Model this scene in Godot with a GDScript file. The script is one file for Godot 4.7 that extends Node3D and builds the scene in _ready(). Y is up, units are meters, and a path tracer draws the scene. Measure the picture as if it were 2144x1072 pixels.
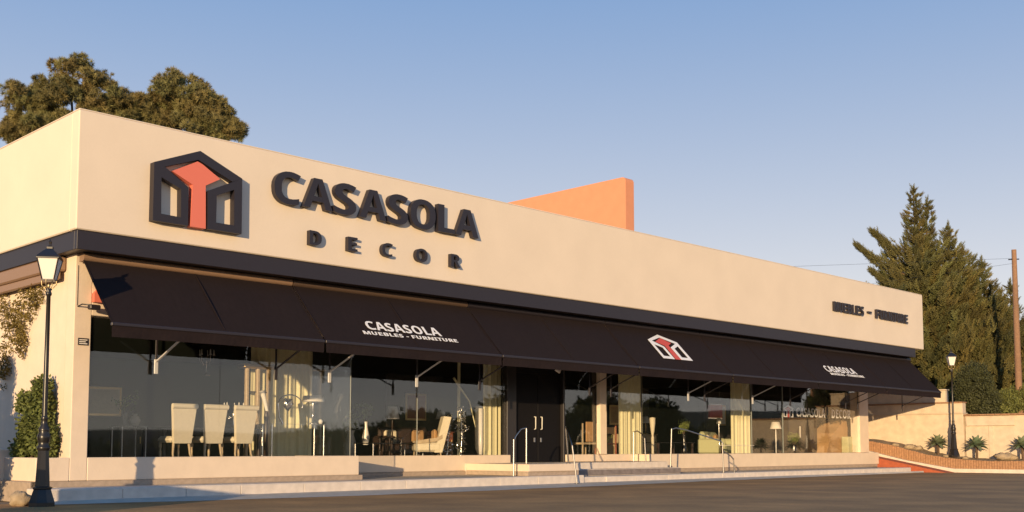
extends Node3D
# A furniture shop with long cream fascia seen from its car park in low evening sun. Facade runs along +X, street side is +Z, y is up.

var rng := RandomNumberGenerator.new()
var used := {}
var M := {}

# ---------------------------------------------------------------- helpers
func mk() -> SurfaceTool:
	var s := SurfaceTool.new()
	s.begin(Mesh.PRIMITIVE_TRIANGLES)
	s.set_smooth_group(-1)
	return s

func put(s: SurfaceTool, called: String, m: Material, parent: Node = self) -> MeshInstance3D:
	s.generate_normals()
	var o := MeshInstance3D.new()
	o.name = called if parent != self else numbered(called)
	o.mesh = s.commit()
	o.mesh.surface_set_material(0, m)
	parent.add_child(o, true)
	return o

func numbered(called: String) -> String:
	var n: int = used.get(called, 0)
	used[called] = n + 1
	return called if n == 0 else "%s_%03d" % [called, n]

func tag(o: Node, label: String, category: String, group := "") -> void:
	o.set_meta("label", label)
	o.set_meta("category", category)
	if group != "":
		o.set_meta("group", group)

func thing(called: String, label: String, category: String, at := Vector3.ZERO, turn := 0.0, group := "") -> Node3D:
	var o := Node3D.new()
	o.name = numbered(called)
	add_child(o)
	o.position = at
	o.rotation.y = turn
	tag(o, label, category, group)
	return o

func copy_of(o: Node3D, called: String, label: String, at: Vector3, turn := 0.0) -> Node3D:
	var c: Node3D = o.duplicate()
	c.name = numbered(called)
	add_child(c)
	c.position = at
	c.rotation.y = turn
	c.set_meta("label", label)
	return c

func setting(s: SurfaceTool, called: String, m: Material) -> MeshInstance3D:
	var o := put(s, called, m)
	o.set_meta("kind", "structure")
	return o

func tri(s: SurfaceTool, a: Vector3, b: Vector3, c: Vector3, o: Vector3) -> void:
	if (c - a).cross(b - a).dot(o) < 0.0:
		var t := b
		b = c
		c = t
	s.add_vertex(a)
	s.add_vertex(b)
	s.add_vertex(c)

func quad(s: SurfaceTool, a: Vector3, b: Vector3, c: Vector3, d: Vector3, o: Vector3) -> void:
	tri(s, a, b, c, o)
	tri(s, a, c, d, o)

# a box with chamfered edges
func box(s: SurfaceTool, lo: Vector3, hi: Vector3, ch := 0.0, tr := Transform3D.IDENTITY) -> void:
	var mid := (lo + hi) / 2.0
	var h := (hi - lo).abs() / 2.0
	var k: float = minf(ch, minf(h.x, minf(h.y, h.z)) * 0.9)
	var sg := [-1.0, 1.0]
	for ax in 3:
		var u := (ax + 1) % 3
		var v := (ax + 2) % 3
		for q in sg:
			var p := []
			for e in [[-1, -1], [1, -1], [1, 1], [-1, 1]]:
				var w := Vector3.ZERO
				w[ax] = q * h[ax]
				w[u] = e[0] * (h[u] - k)
				w[v] = e[1] * (h[v] - k)
				p.append(tr * (mid + w))
			var n := Vector3.ZERO
			n[ax] = q
			quad(s, p[0], p[1], p[2], p[3], tr.basis * n)
		if k > 0.0:
			for q in sg:
				for r in sg:
					var p2 := []
					for e in [[-1, 0], [1, 0], [1, 1], [-1, 1]]:
						var w := Vector3.ZERO
						w[ax] = e[0] * (h[ax] - k)
						w[u] = q * (h[u] - (k if e[1] == 0 else 0.0))
						w[v] = r * (h[v] - (0.0 if e[1] == 0 else k))
						p2.append(tr * (mid + w))
					var n := Vector3.ZERO
					n[u] = q
					n[v] = r
					quad(s, p2[0], p2[1], p2[2], p2[3], tr.basis * n)
	if k > 0.0:
		for x in sg:
			for y in sg:
				for z in sg:
					var n := Vector3(x, y, z)
					tri(s, tr * (mid + n * Vector3(h.x, h.y - k, h.z - k)), tr * (mid + n * Vector3(h.x - k, h.y, h.z - k)), tr * (mid + n * Vector3(h.x - k, h.y - k, h.z)), tr.basis * n)

# a polygon in the xy plane pushed from z0 to z1
func prism(s: SurfaceTool, poly: PackedVector2Array, z0: float, z1: float, tr := Transform3D.IDENTITY) -> void:
	var idx := Geometry2D.triangulate_polygon(poly)
	var lo: float = minf(z0, z1)
	var hi: float = maxf(z0, z1)
	for i in range(0, idx.size(), 3):
		for side in [[hi, 1.0], [lo, -1.0]]:
			var z: float = side[0]
			tri(s, tr * Vector3(poly[idx[i]].x, poly[idx[i]].y, z), tr * Vector3(poly[idx[i + 1]].x, poly[idx[i + 1]].y, z), tr * Vector3(poly[idx[i + 2]].x, poly[idx[i + 2]].y, z), tr.basis * Vector3(0, 0, side[1]))
	var area := 0.0
	for i in poly.size():
		var a := poly[i]
		var b := poly[(i + 1) % poly.size()]
		area += a.x * b.y - b.x * a.y
	for i in poly.size():
		var a := poly[i]
		var b := poly[(i + 1) % poly.size()]
		var n := Vector2(b.y - a.y, a.x - b.x) * signf(area)
		quad(s, tr * Vector3(a.x, a.y, lo), tr * Vector3(b.x, b.y, lo), tr * Vector3(b.x, b.y, hi), tr * Vector3(a.x, a.y, hi), tr.basis * Vector3(n.x, n.y, 0))

func v2(list: Array) -> PackedVector2Array:
	var p := PackedVector2Array()
	for i in range(0, list.size(), 2):
		p.append(Vector2(list[i], list[i + 1]))
	return p

# surface of revolution round the y axis: profile [r, y, r, y, ...]
func lathe(s: SurfaceTool, prof: Array, seg := 16, at := Vector3.ZERO, smooth := true) -> void:
	s.set_smooth_group(1 if smooth else -1)
	for i in range(0, prof.size() - 2, 2):
		var r0: float = prof[i]
		var y0: float = prof[i + 1]
		var r1: float = prof[i + 2]
		var y1: float = prof[i + 3]
		for k in seg:
			var a := TAU * k / seg
			var b := TAU * (k + 1) / seg
			var da := Vector3(cos(a), 0, sin(a))
			var db := Vector3(cos(b), 0, sin(b))
			var n := (da + db) * (y1 - y0) + Vector3.UP * (r0 - r1) * 2.0
			if y1 < y0:
				n = -n
			if absf(y1 - y0) < 1e-6:
				n = Vector3.UP * (1.0 if r1 < r0 else -1.0)
			if r0 > 1e-5:
				tri(s, at + da * r0 + Vector3.UP * y0, at + db * r0 + Vector3.UP * y0, at + db * r1 + Vector3.UP * y1, n)
			if r1 > 1e-5:
				tri(s, at + da * r0 + Vector3.UP * y0, at + db * r1 + Vector3.UP * y1, at + da * r1 + Vector3.UP * y1, n)
	s.set_smooth_group(-1)

func tube(s: SurfaceTool, pts: Array, r0: float, r1 := -1.0, seg := 8) -> void:
	if r1 < 0.0:
		r1 = r0
	s.set_smooth_group(1)
	var rings := []
	for i in pts.size():
		var d: Vector3 = (pts[mini(i + 1, pts.size() - 1)] - pts[maxi(i - 1, 0)]).normalized()
		var u := d.cross(Vector3.UP if absf(d.y) < 0.9 else Vector3.RIGHT).normalized()
		var v := d.cross(u)
		var r: float = lerpf(r0, r1, float(i) / maxf(1.0, pts.size() - 1.0))
		var ring := []
		for k in seg:
			ring.append(pts[i] + (u * cos(TAU * k / seg) + v * sin(TAU * k / seg)) * r)
		rings.append(ring)
	for i in pts.size() - 1:
		for k in seg:
			var a: Vector3 = rings[i][k]
			var b: Vector3 = rings[i][(k + 1) % seg]
			var c: Vector3 = rings[i + 1][(k + 1) % seg]
			var d2: Vector3 = rings[i + 1][k]
			quad(s, a, b, c, d2, (a + b + c + d2) / 4.0 - (pts[i] + pts[i + 1]) / 2.0)
	s.set_smooth_group(-1)
	for e in [0, pts.size() - 1]:
		var o: Vector3 = (pts[e] - pts[1 if e == 0 else e - 1])
		for k in range(1, seg - 1):
			tri(s, rings[e][0], rings[e][k], rings[e][k + 1], o)

func blob(s: SurfaceTool, at: Vector3, r: Vector3, rough := 0.15, n := 9, seed_ := 1) -> void:
	var nz := FastNoiseLite.new()
	nz.seed = seed_
	nz.frequency = 0.9
	s.set_smooth_group(1)
	var pt := func(i: int, k: int) -> Vector3:
		var t := PI * i / n
		var f := TAU * (k % (n * 2)) / (n * 2)
		var d := Vector3(sin(t) * cos(f), cos(t), sin(t) * sin(f))
		return at + d * r * (1.0 + rough * 2.0 * nz.get_noise_3dv(d * 1.6))
	for i in n:
		for k in n * 2:
			var a: Vector3 = pt.call(i, k)
			var b: Vector3 = pt.call(i, k + 1)
			var c: Vector3 = pt.call(i + 1, k + 1)
			var d: Vector3 = pt.call(i + 1, k)
			var o := (a + b + c + d) / 4.0 - at
			if i > 0:
				tri(s, a, b, c, o)
			if i < n - 1:
				tri(s, a, c, d, o)
	s.set_smooth_group(-1)

# ---------------------------------------------------------------- materials
func lin(r: float, g: float, b: float) -> Color:
	return Color(r, g, b).linear_to_srgb()

func mat(c: Color, rough := 0.8, metal := 0.0) -> StandardMaterial3D:
	var m := StandardMaterial3D.new()
	m.albedo_color = c
	m.roughness = rough
	m.metallic = metal
	return m

func noise_tex(freq: float, lo: float, hi: float, oct := 4, size := 512, seed_ := 3, mid := -1.0) -> NoiseTexture2D:
	var n := FastNoiseLite.new()
	n.seed = seed_
	n.noise_type = FastNoiseLite.TYPE_SIMPLEX_SMOOTH
	n.frequency = freq
	n.fractal_octaves = oct
	var t := NoiseTexture2D.new()
	t.width = size
	t.height = size
	t.seamless = true
	t.noise = n
	var g := Gradient.new()
	g.set_color(0, Color(lo, lo, lo).linear_to_srgb())
	g.set_color(1, Color(hi, hi, hi).linear_to_srgb())
	if mid >= 0.0:
		g.add_point(0.5, Color(mid, mid, mid).linear_to_srgb())
	t.color_ramp = g
	return t

# a rendered or mineral surface: broad tone variation, fine tone variation and fine relief
func rough_mat(c: Color, scale: float, lo: float, relief: float, rough := 0.9, seed_ := 3, fine_lo := 0.9) -> StandardMaterial3D:
	var m := mat(c, rough)
	m.albedo_texture = noise_tex(0.012, lo, 1.0, 5, 512, seed_)
	m.uv1_triplanar = true
	m.uv1_world_triplanar = true
	m.uv1_scale = Vector3.ONE * scale
	m.detail_enabled = true
	m.detail_blend_mode = BaseMaterial3D.BLEND_MODE_MUL
	m.detail_albedo = noise_tex(0.06, fine_lo, 1.0, 4, 512, seed_ + 7)
	m.detail_uv_layer = BaseMaterial3D.DETAIL_UV_2
	m.uv2_triplanar = true
	m.uv2_world_triplanar = true
	m.uv2_scale = Vector3.ONE * scale * 5.3
	if relief > 0.0:
		m.heightmap_enabled = true
		m.heightmap_texture = noise_tex(0.08, 0.0, 1.0, 4, 512, seed_ + 11)
		m.heightmap_scale = relief
	return m

func leaf_mat(c: Color, back: Color) -> StandardMaterial3D:
	var m := mat(c, 0.75)
	m.vertex_color_use_as_albedo = true
	m.backlight_enabled = true
	m.backlight = back
	m.cull_mode = BaseMaterial3D.CULL_DISABLED
	return m

func make_materials() -> void:
	M.cream = rough_mat(lin(0.80, 0.68, 0.545), 0.10, 0.93, 0.06, 0.92, 5, 0.975)
	M.cream_wall = rough_mat(lin(0.80, 0.655, 0.51), 0.4, 0.92, 0.12, 0.92, 15, 0.95)
	M.garden_wall = rough_mat(lin(0.74, 0.60, 0.44), 0.4, 0.78, 0.4, 0.95, 25, 0.92)
	M.orange = rough_mat(lin(0.74, 0.30, 0.155), 0.4, 0.92, 0.2, 0.85, 35, 0.97)
	M.trim = mat(lin(0.022, 0.017, 0.022), 0.5)
	M.soffit = mat(lin(0.10, 0.085, 0.08), 0.8)
	M.awning = rough_mat(lin(0.0225, 0.0155, 0.0165), 1.3, 0.8, 0.05, 0.95, 45, 0.9)
	M.awning.metallic_specular = 0.25
	M.cassette = mat(lin(0.26, 0.16, 0.10), 0.5)
	M.cassette_shaded = mat(lin(0.09, 0.055, 0.036), 0.6)  # the brown of the roller boxes with shade painted in
	M.arm = mat(lin(0.55, 0.54, 0.54), 0.45)
	M.print_white = mat(lin(0.82, 0.80, 0.78), 0.7)
	M.print_red = mat(lin(0.62, 0.09, 0.07), 0.7)
	M.sign_black = mat(lin(0.022, 0.018, 0.024), 0.5)
	M.sign_red = mat(lin(0.72, 0.18, 0.12), 0.6)
	M.glass = mat(Color(0.80, 0.87, 0.80, 0.006), 0.02)
	M.glass.transparency = BaseMaterial3D.TRANSPARENCY_ALPHA
	M.frame = mat(lin(0.03, 0.026, 0.026), 0.4)
	M.door = mat(lin(0.010, 0.009, 0.010), 0.5)
	M.door.metallic_specular = 0.25
	M.steel = mat(lin(0.48, 0.46, 0.44), 0.3, 1.0)
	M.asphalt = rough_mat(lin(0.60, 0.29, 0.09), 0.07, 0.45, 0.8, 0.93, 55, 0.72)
	M.earth = rough_mat(lin(0.34, 0.25, 0.16), 0.3, 0.6, 1.2, 0.97, 65, 0.7)
	M.hill = rough_mat(lin(0.075, 0.07, 0.04), 0.02, 0.5, 0.0, 0.97, 66, 0.7)
	M.concrete = rough_mat(lin(0.62, 0.56, 0.48), 0.5, 0.78, 0.4, 0.9, 75, 0.86)
	M.step = rough_mat(lin(0.78, 0.68, 0.585), 0.6, 0.8, 0.3, 0.8, 85, 0.9)
	M.tile = rough_mat(lin(0.50, 0.39, 0.30), 1.1, 0.7, 0.3, 0.75, 95, 0.85)
	M.step_shaded = rough_mat(lin(0.30, 0.25, 0.23), 0.8, 0.6, 0.3, 0.7, 97, 0.8)  # darkened to stand for the shadow on the middle riser
	M.glass_edge = mat(lin(0.24, 0.26, 0.24), 0.35)
	M.red_paint = rough_mat(lin(0.52, 0.13, 0.06), 0.6, 0.72, 0.4, 0.85, 105, 0.85)
	M.brick = rough_mat(lin(0.55, 0.30, 0.16), 1.2, 0.6, 0.5, 0.92, 115, 0.8)
	M.lamp_black = mat(lin(0.016, 0.014, 0.014), 0.32)
	M.opal = mat(lin(0.88, 0.82, 0.76), 0.35)
	M.opal.backlight_enabled = true
	M.opal.backlight = Color(0.6, 0.6, 0.6)
	M.brass = mat(lin(0.55, 0.42, 0.22), 0.4, 0.8)
	M.bark = rough_mat(lin(0.19, 0.12, 0.075), 1.6, 0.55, 1.5, 0.95, 125, 0.75)
	M.pole = rough_mat(lin(0.42, 0.24, 0.14), 1.4, 0.65, 0.6, 0.9, 135, 0.8)
	M.stone = rough_mat(lin(0.55, 0.42, 0.27), 1.3, 0.6, 1.0, 0.95, 145, 0.8)
	M.pine_leaf = leaf_mat(lin(0.225, 0.195, 0.075), Color(0.2, 0.2, 0.1))
	M.cypress_leaf = leaf_mat(lin(0.150, 0.145, 0.058), Color(0.2, 0.2, 0.1))
	M.shrub_leaf = leaf_mat(lin(0.10, 0.12, 0.035), Color(0.35, 0.35, 0.2))
	M.agave = leaf_mat(lin(0.17, 0.20, 0.12), Color(0.1, 0.1, 0.1))
	# indoors
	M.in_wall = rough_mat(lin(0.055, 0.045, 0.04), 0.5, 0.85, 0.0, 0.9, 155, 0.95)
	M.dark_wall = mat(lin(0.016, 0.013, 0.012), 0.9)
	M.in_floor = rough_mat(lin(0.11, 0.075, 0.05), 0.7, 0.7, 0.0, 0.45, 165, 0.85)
	M.linen = rough_mat(lin(0.78, 0.69, 0.50), 1.5, 0.9, 0.15, 0.95, 175, 0.9)
	M.curtain = rough_mat(lin(0.80, 0.74, 0.46), 1.5, 0.9, 0.0, 0.95, 185, 0.93)
	M.pale_wood = rough_mat(lin(0.60, 0.46, 0.28), 1.5, 0.7, 0.0, 0.5, 195, 0.85)
	M.dark_wood = mat(lin(0.05, 0.03, 0.022), 0.35)
	M.red_wood = mat(lin(0.34, 0.11, 0.06), 0.45)
	M.gilt = mat(lin(0.62, 0.44, 0.20), 0.35, 0.7)
	M.silver = mat(lin(0.72, 0.70, 0.66), 0.22, 1.0)
	M.ceramic = mat(lin(0.82, 0.78, 0.70), 0.25)
	M.tan = rough_mat(lin(0.58, 0.34, 0.15), 1.2, 0.8, 0.2, 0.9, 205, 0.9)
	M.green_fab = mat(lin(0.52, 0.52, 0.30), 0.9)
	M.black_lacquer = mat(lin(0.014, 0.012, 0.012), 0.18)
	M.crystal = mat(Color(0.95, 0.95, 0.92, 0.06), 0.05)
	M.crystal.transparency = BaseMaterial3D.TRANSPARENCY_ALPHA

# ---------------------------------------------------------------- camera and light
func camera_and_light() -> void:
	var cam := Camera3D.new()
	cam.name = "camera"
	add_child(cam)
	var pitch := deg_to_rad(4.470)
	var yaw := deg_to_rad(44.875)
	var fwd := Vector3(cos(pitch) * cos(yaw), sin(pitch), -cos(pitch) * sin(yaw))
	cam.look_at_from_position(Vector3(-8.12, 0.95, 18.93), Vector3(-8.12, 0.95, 18.93) + fwd)
	var near := 0.1
	cam.set_frustum(1072.0 / 2300.25 * near, Vector2(0, 221.1 / 2300.25 * near), near, 3000.0)
	cam.current = true
	var we := WorldEnvironment.new()
	we.name = "environment"
	var env := Environment.new()
	env.tonemap_mode = Environment.TONE_MAPPER_LINEAR
	env.tonemap_exposure = 1.13
	env.background_mode = Environment.BG_SKY
	var sky := ProceduralSkyMaterial.new()
	sky.sky_top_color = lin(0.018, 0.195, 0.515)
	sky.sky_horizon_color = lin(0.99, 0.92, 0.80)
	sky.sky_curve = 0.188
	sky.ground_horizon_color = lin(0.40, 0.36, 0.33)
	sky.ground_bottom_color = lin(0.16, 0.12, 0.09)
	sky.sun_angle_max = 12.0
	env.sky = Sky.new()
	env.sky.sky_material = sky
	env.sdfgi_enabled = true
	env.ssao_enabled = true
	env.ssil_enabled = true
	we.environment = env
	add_child(we)
	var sun := DirectionalLight3D.new()
	sun.name = "sun"
	sun.light_color = lin(1.0, 0.72, 0.40)
	sun.light_energy = 1.6
	sun.light_angular_distance = 0.5
	sun.shadow_enabled = true
	sun.sky_mode = DirectionalLight3D.SKY_MODE_LIGHT_ONLY
	add_child(sun)
	sun.look_at_from_position(Vector3.ZERO, Vector3(1.68, -0.22, -1.0))

# ---------------------------------------------------------------- ground
func ground() -> void:
	var s := mk()
	quad(s, Vector3(-900, -0.03, 900), Vector3(1200, -0.03, 900), Vector3(1200, -0.03, -900), Vector3(-900, -0.03, -900), Vector3.UP)
	setting(s, "ground", M.earth)
	s = mk()
	var n := 40
	var xs := []
	for i in n + 1:
		xs.append(lerpf(-60.0, 140.0, float(i) / n))
	quad(s, Vector3(-60, 0, 60), Vector3(140, 0, 60), Vector3(140, 0, -0.2), Vector3(-60, 0, -0.2), Vector3.UP)
	setting(s, "road", M.asphalt)
	# low hills far across the road, only seen mirrored in the windows
	s = mk()
	s.set_smooth_group(1)
	var hn := FastNoiseLite.new()
	hn.seed = 4
	hn.frequency = 0.006
	for i in 60:
		for k in 6:
			var p := []
			for e in [[0, 0], [1, 0], [1, 1], [0, 1]]:
				var x: float = 40.0 + (i + e[0]) * 14.0
				var d: float = (k + e[1]) / 6.0
				var h: float = (7.0 + 4.0 * hn.get_noise_2d(x, 0.0) + minf(22.0, maxf(0.0, (x - 330.0) * 0.07))) * sin(minf(1.0, d) * PI * 0.5)
				p.append(Vector3(x, h * 1.0 - 0.5, 260.0 + d * 160.0))
			quad(s, p[0], p[1], p[2], p[3], Vector3(0, 1, -1))
	s.set_smooth_group(-1)
	setting(s, "hills", M.hill)

func kerb_z(x: float) -> float:
	var kx := [-0.9, -0.2, 2.65, 5.2, 8.5, 11.8, 19.0, 26.0, 32.6]
	var kz := [0.50, 0.62, 1.15, 1.40, 1.38, 1.22, 0.80, 0.52, 0.40]
	for i in kx.size() - 1:
		if x <= kx[i + 1]:
			return lerpf(kz[i], kz[i + 1], smoothstep(kx[i], kx[i + 1], x))
	return 0.4

func pavement() -> void:
	# walkway block with a pale riser, a worn concrete apron down to the asphalt, brown tile skirting under the plinths
	var w := thing("walkway", "long low pale walkway step along the foot of the shop front", "step")
	var s := mk()
	box(s, Vector3(-0.62, -0.02, -0.2), Vector3(13.12, 0.25, 0.38), 0.012)
	put(s, "step_block", M.step, w)
	s = mk()
	box(s, Vector3(0.0, -0.02, -2.3), Vector3(13.11, 0.245, -0.203), 0.0)
	put(s, "walkway_slab", M.concrete, w)
	s = mk()
	box(s, Vector3(13.123, -0.02, -0.22), Vector3(31.75, 0.20, 0.34), 0.012)
	put(s, "lower_step", M.step, w)
	s = mk()
	box(s, Vector3(18.25, -0.02, -1.7), Vector3(31.6, 0.196, -0.223), 0.0)
	put(s, "walkway_slab", M.concrete, w)
	# risers built of slabs end to end
	var x := -0.62
	rng.seed = 11
	while x < 31.6:
		var l: float = rng.randf_range(1.1, 1.5)
		var e: float = minf(x + l, 31.7)
		if not (x < 13.12 and e > 13.12):
			s = mk()
			var top: float = 0.232 if e < 13.13 else 0.185
			var zf: float = 0.386 if e < 13.13 else 0.346
			box(s, Vector3(x + 0.004, 0.035, zf - 0.006), Vector3(e - 0.004, top, zf + 0.012 + rng.randf() * 0.004), 0.005)
			put(s, "riser_slab", M.step, w)
		x = e
	s = mk()
	for i in 66:
		var a: float = -0.9 + i * 0.51
		var b: float = a + 0.51
		var za := kerb_z(a)
		var zb := kerb_z(b)
		var la: float = za + 0.03 * sin(a * 9.0) + 0.02 * sin(a * 23.0)
		var lb: float = zb + 0.03 * sin(b * 9.0) + 0.02 * sin(b * 23.0)
		quad(s, Vector3(a, 0.06, 0.36), Vector3(b, 0.06, 0.36), Vector3(b, 0.004, lb), Vector3(a, 0.004, la), Vector3.UP)
	setting(s, "kerb_apron", M.concrete)

# ---------------------------------------------------------------- the building
const GZ := -0.65     # left bay glazing plane
const RZ := -2.2      # recessed glazing plane

func pane(parent: Node, x0: float, x1: float, y0: float, y1: float, z: float) -> void:
	var s := mk()
	box(s, Vector3(x0 + 0.004, y0, z - 0.006), Vector3(x1 - 0.004, y1, z + 0.006), 0.0)
	put(s, "window_pane", M.glass, parent)

func building() -> void:
	var b := thing("furniture_shop", "long single storey cream furniture shop with deep fascia and glass front", "building")
	var s := mk()
	# parapet fascia: four walls round the roof
	box(s, Vector3(0, 4.795, -0.28), Vector3(33.9, 6.95, 0.0), 0.02)
	var fascia := put(s, "fascia", M.cream, b)
	s = mk()
	box(s, Vector3(0.003, 4.795, -14.2), Vector3(0.28, 6.948, -0.282), 0.02)
	put(s, "side_fascia", M.cream, b)
	s = mk()
	box(s, Vector3(33.62, 4.795, -14.2), Vector3(33.897, 6.948, -0.282), 0.02)
	put(s, "side_fascia", M.cream, b)
	s = mk()
	box(s, Vector3(0.283, 4.795, -14.2), Vector3(33.617, 6.946, -13.95), 0.02)
	put(s, "rear_fascia", M.cream, b)
	s = mk()
	box(s, Vector3(0.283, 6.2, -13.947), Vector3(33.617, 6.35, -0.283), 0.0)
	put(s, "roof", M.concrete, b)
	# parapet coping, thin metal
	s = mk()
	box(s, Vector3(0.01, 6.952, -0.30), Vector3(33.89, 6.972, -0.008), 0.004)
	put(s, "coping", M.cream, b)
	s = mk()
	box(s, Vector3(0.01, 6.952, -14.2), Vector3(0.295, 6.970, -0.302), 0.004)
	put(s, "coping", M.cream, b)
	# dark metal band under the fascia, set back a little, front and left side
	s = mk()
	box(s, Vector3(0.05, 4.45, -0.16), Vector3(33.25, 4.792, -0.045), 0.006)
	put(s, "dark_band", M.trim, b)
	s = mk()
	box(s, Vector3(0.05, 4.452, -14.0), Vector3(0.16, 4.792, -0.163), 0.006)
	put(s, "dark_band", M.trim, b)
	s = mk()
	box(s, Vector3(33.14, 4.452, -14.0), Vector3(33.25, 4.792, -0.163), 0.006)
	put(s, "dark_band", M.trim, b)
	s = mk()
	box(s, Vector3(0.163, 4.47, -13.9), Vector3(33.137, 4.60, -0.163), 0.0)
	put(s, "soffit", M.soffit, b)
	# left bay: corner pilaster, head, plinth
	s = mk()
	box(s, Vector3(0.28, 0.352, -0.95), Vector3(0.60, 4.468, -0.60), 0.012)
	put(s, "corner_pilaster", M.cream_wall, b)
	s = mk()
	box(s, Vector3(0.283, 0.352, -14.0), Vector3(0.55, 4.468, -0.952), 0.0)
	put(s, "side_wall", M.cream_wall, b)
	s = mk()
	box(s, Vector3(0.602, 3.36, -0.9), Vector3(6.52, 4.467, -0.603), 0.01)
	put(s, "window_head", M.cream_wall, b)
	s = mk()
	box(s, Vector3(0.602, 0.35, -0.95), Vector3(6.72, 0.77, -0.597), 0.012)
	put(s, "plinth", M.cream_wall, b)
	s = mk()
	box(s, Vector3(-0.40, 0.243, -0.8), Vector3(6.80, 0.348, -0.57), 0.006)
	put(s, "tile_skirting", M.tile, b)
	# glass of the left bay and its return
	pane(b, 0.60, 3.28, 0.772, 3.358, GZ)
	pane(b, 3.28, 6.50, 0.772, 3.358, GZ)
	s = mk()
	box(s, Vector3(6.494, 0.772, RZ + 0.02), Vector3(6.506, 3.358, GZ - 0.008), 0.0)
	put(s, "window_pane", M.glass, b)
	s = mk()
	box(s, Vector3(6.44, 3.36, RZ), Vector3(6.56, 4.466, -0.903), 0.0)
	put(s, "window_head", M.trim, b)
	s = mk()
	box(s, Vector3(6.2, 0.352, RZ - 0.1), Vector3(6.70, 0.766, -0.952), 0.0)
	put(s, "plinth", M.cream_wall, b)
	s = mk()
	box(s, Vector3(6.50, 0.774, GZ - 0.008), Vector3(6.513, 3.356, GZ + 0.008), 0.002)
	put(s, "mullion", M.glass_edge, b)
	# recessed part left of the door
	s = mk()
	box(s, Vector3(6.702, 0.35, RZ - 0.12), Vector3(12.95, 0.75, RZ + 0.1), 0.01)
	put(s, "plinth", M.cream_wall, b)
	s = mk()
	box(s, Vector3(6.802, 0.243, RZ - 0.1), Vector3(11.28, 0.347, RZ + 0.13), 0.006)
	put(s, "tile_skirting", M.tile, b)
	pane(b, 6.52, 9.72, 0.752, 3.358, RZ)
	pane(b, 9.72, 12.84, 0.752, 3.358, RZ)
	s = mk()
	box(s, Vector3(9.708, 0.752, RZ + 0.008), Vector3(9.732, 3.356, RZ + 0.022), 0.003)
	put(s, "mullion", M.glass_edge, b)
	for xx in [[12.86, 13.22], [15.12, 15.20]]:
		s = mk()
		box(s, Vector3(xx[0], 0.52, RZ - 0.14), Vector3(xx[1], 3.357, RZ + 0.06), 0.01)
		put(s, "door_post", M.frame, b)
	s = mk()
	box(s, Vector3(6.562, 3.36, RZ - 0.15), Vector3(33.04, 4.466, RZ + 0.02), 0.0)
	put(s, "window_head", M.trim, b)
	# double door of black glass
	for k in 2:
		var x0: float = 13.24 + k * 0.94
		s = mk()
		box(s, Vector3(x0, 0.55, RZ - 0.1), Vector3(x0 + 0.925, 3.0, RZ - 0.05), 0.006)
		var d := put(s, "door", M.door, b)
		for y in [0.0, 1.0]:
			s = mk()
			var hx: float = x0 + 0.80 if k == 0 else x0 + 0.12
			if y == 0.0:
				tube(s, [Vector3(hx, 1.46, RZ - 0.05), Vector3(hx, 1.46, RZ - 0.002), Vector3(hx, 1.80, RZ - 0.002), Vector3(hx, 1.80, RZ - 0.05)], 0.015, 0.015, 8)
				put(s, "handle", M.ceramic, d)
			else:
				box(s, Vector3(hx - 0.03, 1.1, RZ - 0.049), Vector3(hx + 0.03, 1.22, RZ - 0.042), 0.002)
				put(s, "lock", M.steel, d)
	s = mk()
	box(s, Vector3(13.22, 3.01, RZ - 0.1), Vector3(15.12, 3.357, RZ - 0.05), 0.0)
	put(s, "transom", M.door, b)
	# right of the door
	s = mk()
	box(s, Vector3(15.2, 0.545, RZ - 0.12), Vector3(18.22, 0.75, RZ + 0.1), 0.01)
	put(s, "plinth", M.cream_wall, b)
	s = mk()
	box(s, Vector3(18.222, 0.302, RZ - 0.12), Vector3(32.9, 0.75, -1.5), 0.012)
	put(s, "plinth", M.cream_wall, b)
	s = mk()
	box(s, Vector3(18.26, 0.197, -1.75), Vector3(32.7, 0.30, -1.46), 0.006)
	put(s, "tile_skirting", M.tile, b)
	var joints := [15.2, 16.62, 18.75, 21.8, 24.9, 26.95, 29.7, 32.55]
	for i in joints.size() - 1:
		pane(b, joints[i], joints[i + 1], 0.752, 3.358, RZ)
	for x in [18.75, 24.9, 26.95]:
		s = mk()
		box(s, Vector3(x - 0.02, 0.752, RZ + 0.008), Vector3(x + 0.02, 3.356, RZ + 0.03), 0.004)
		put(s, "mullion", M.glass_edge if x > 18.8 else M.frame, b)
	s = mk()
	box(s, Vector3(16.62, 0.752, RZ + 0.012), Vector3(16.92, 3.357, RZ + 0.16), 0.01)
	put(s, "column", M.cream_wall, b)
	s = mk()
	box(s, Vector3(32.57, 0.752, RZ - 0.3), Vector3(33.3, 4.465, RZ + 0.1), 0.012)
	put(s, "corner_pilaster", M.cream_wall, b)
	s = mk()
	box(s, Vector3(33.05, -0.02, -14.0), Vector3(33.297, 4.465, RZ - 0.302), 0.0)
	put(s, "side_wall", M.cream_wall, b)
	# shell indoors
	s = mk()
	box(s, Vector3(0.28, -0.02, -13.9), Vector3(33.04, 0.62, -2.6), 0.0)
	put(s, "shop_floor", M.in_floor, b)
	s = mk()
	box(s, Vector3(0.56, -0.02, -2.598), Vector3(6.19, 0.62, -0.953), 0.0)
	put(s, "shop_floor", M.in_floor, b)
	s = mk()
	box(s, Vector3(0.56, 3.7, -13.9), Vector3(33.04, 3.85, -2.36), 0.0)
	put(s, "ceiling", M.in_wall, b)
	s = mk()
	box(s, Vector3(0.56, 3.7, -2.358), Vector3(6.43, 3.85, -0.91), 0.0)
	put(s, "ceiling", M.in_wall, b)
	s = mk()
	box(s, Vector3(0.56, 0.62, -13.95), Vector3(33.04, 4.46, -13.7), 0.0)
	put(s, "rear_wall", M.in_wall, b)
	s = mk()
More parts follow.
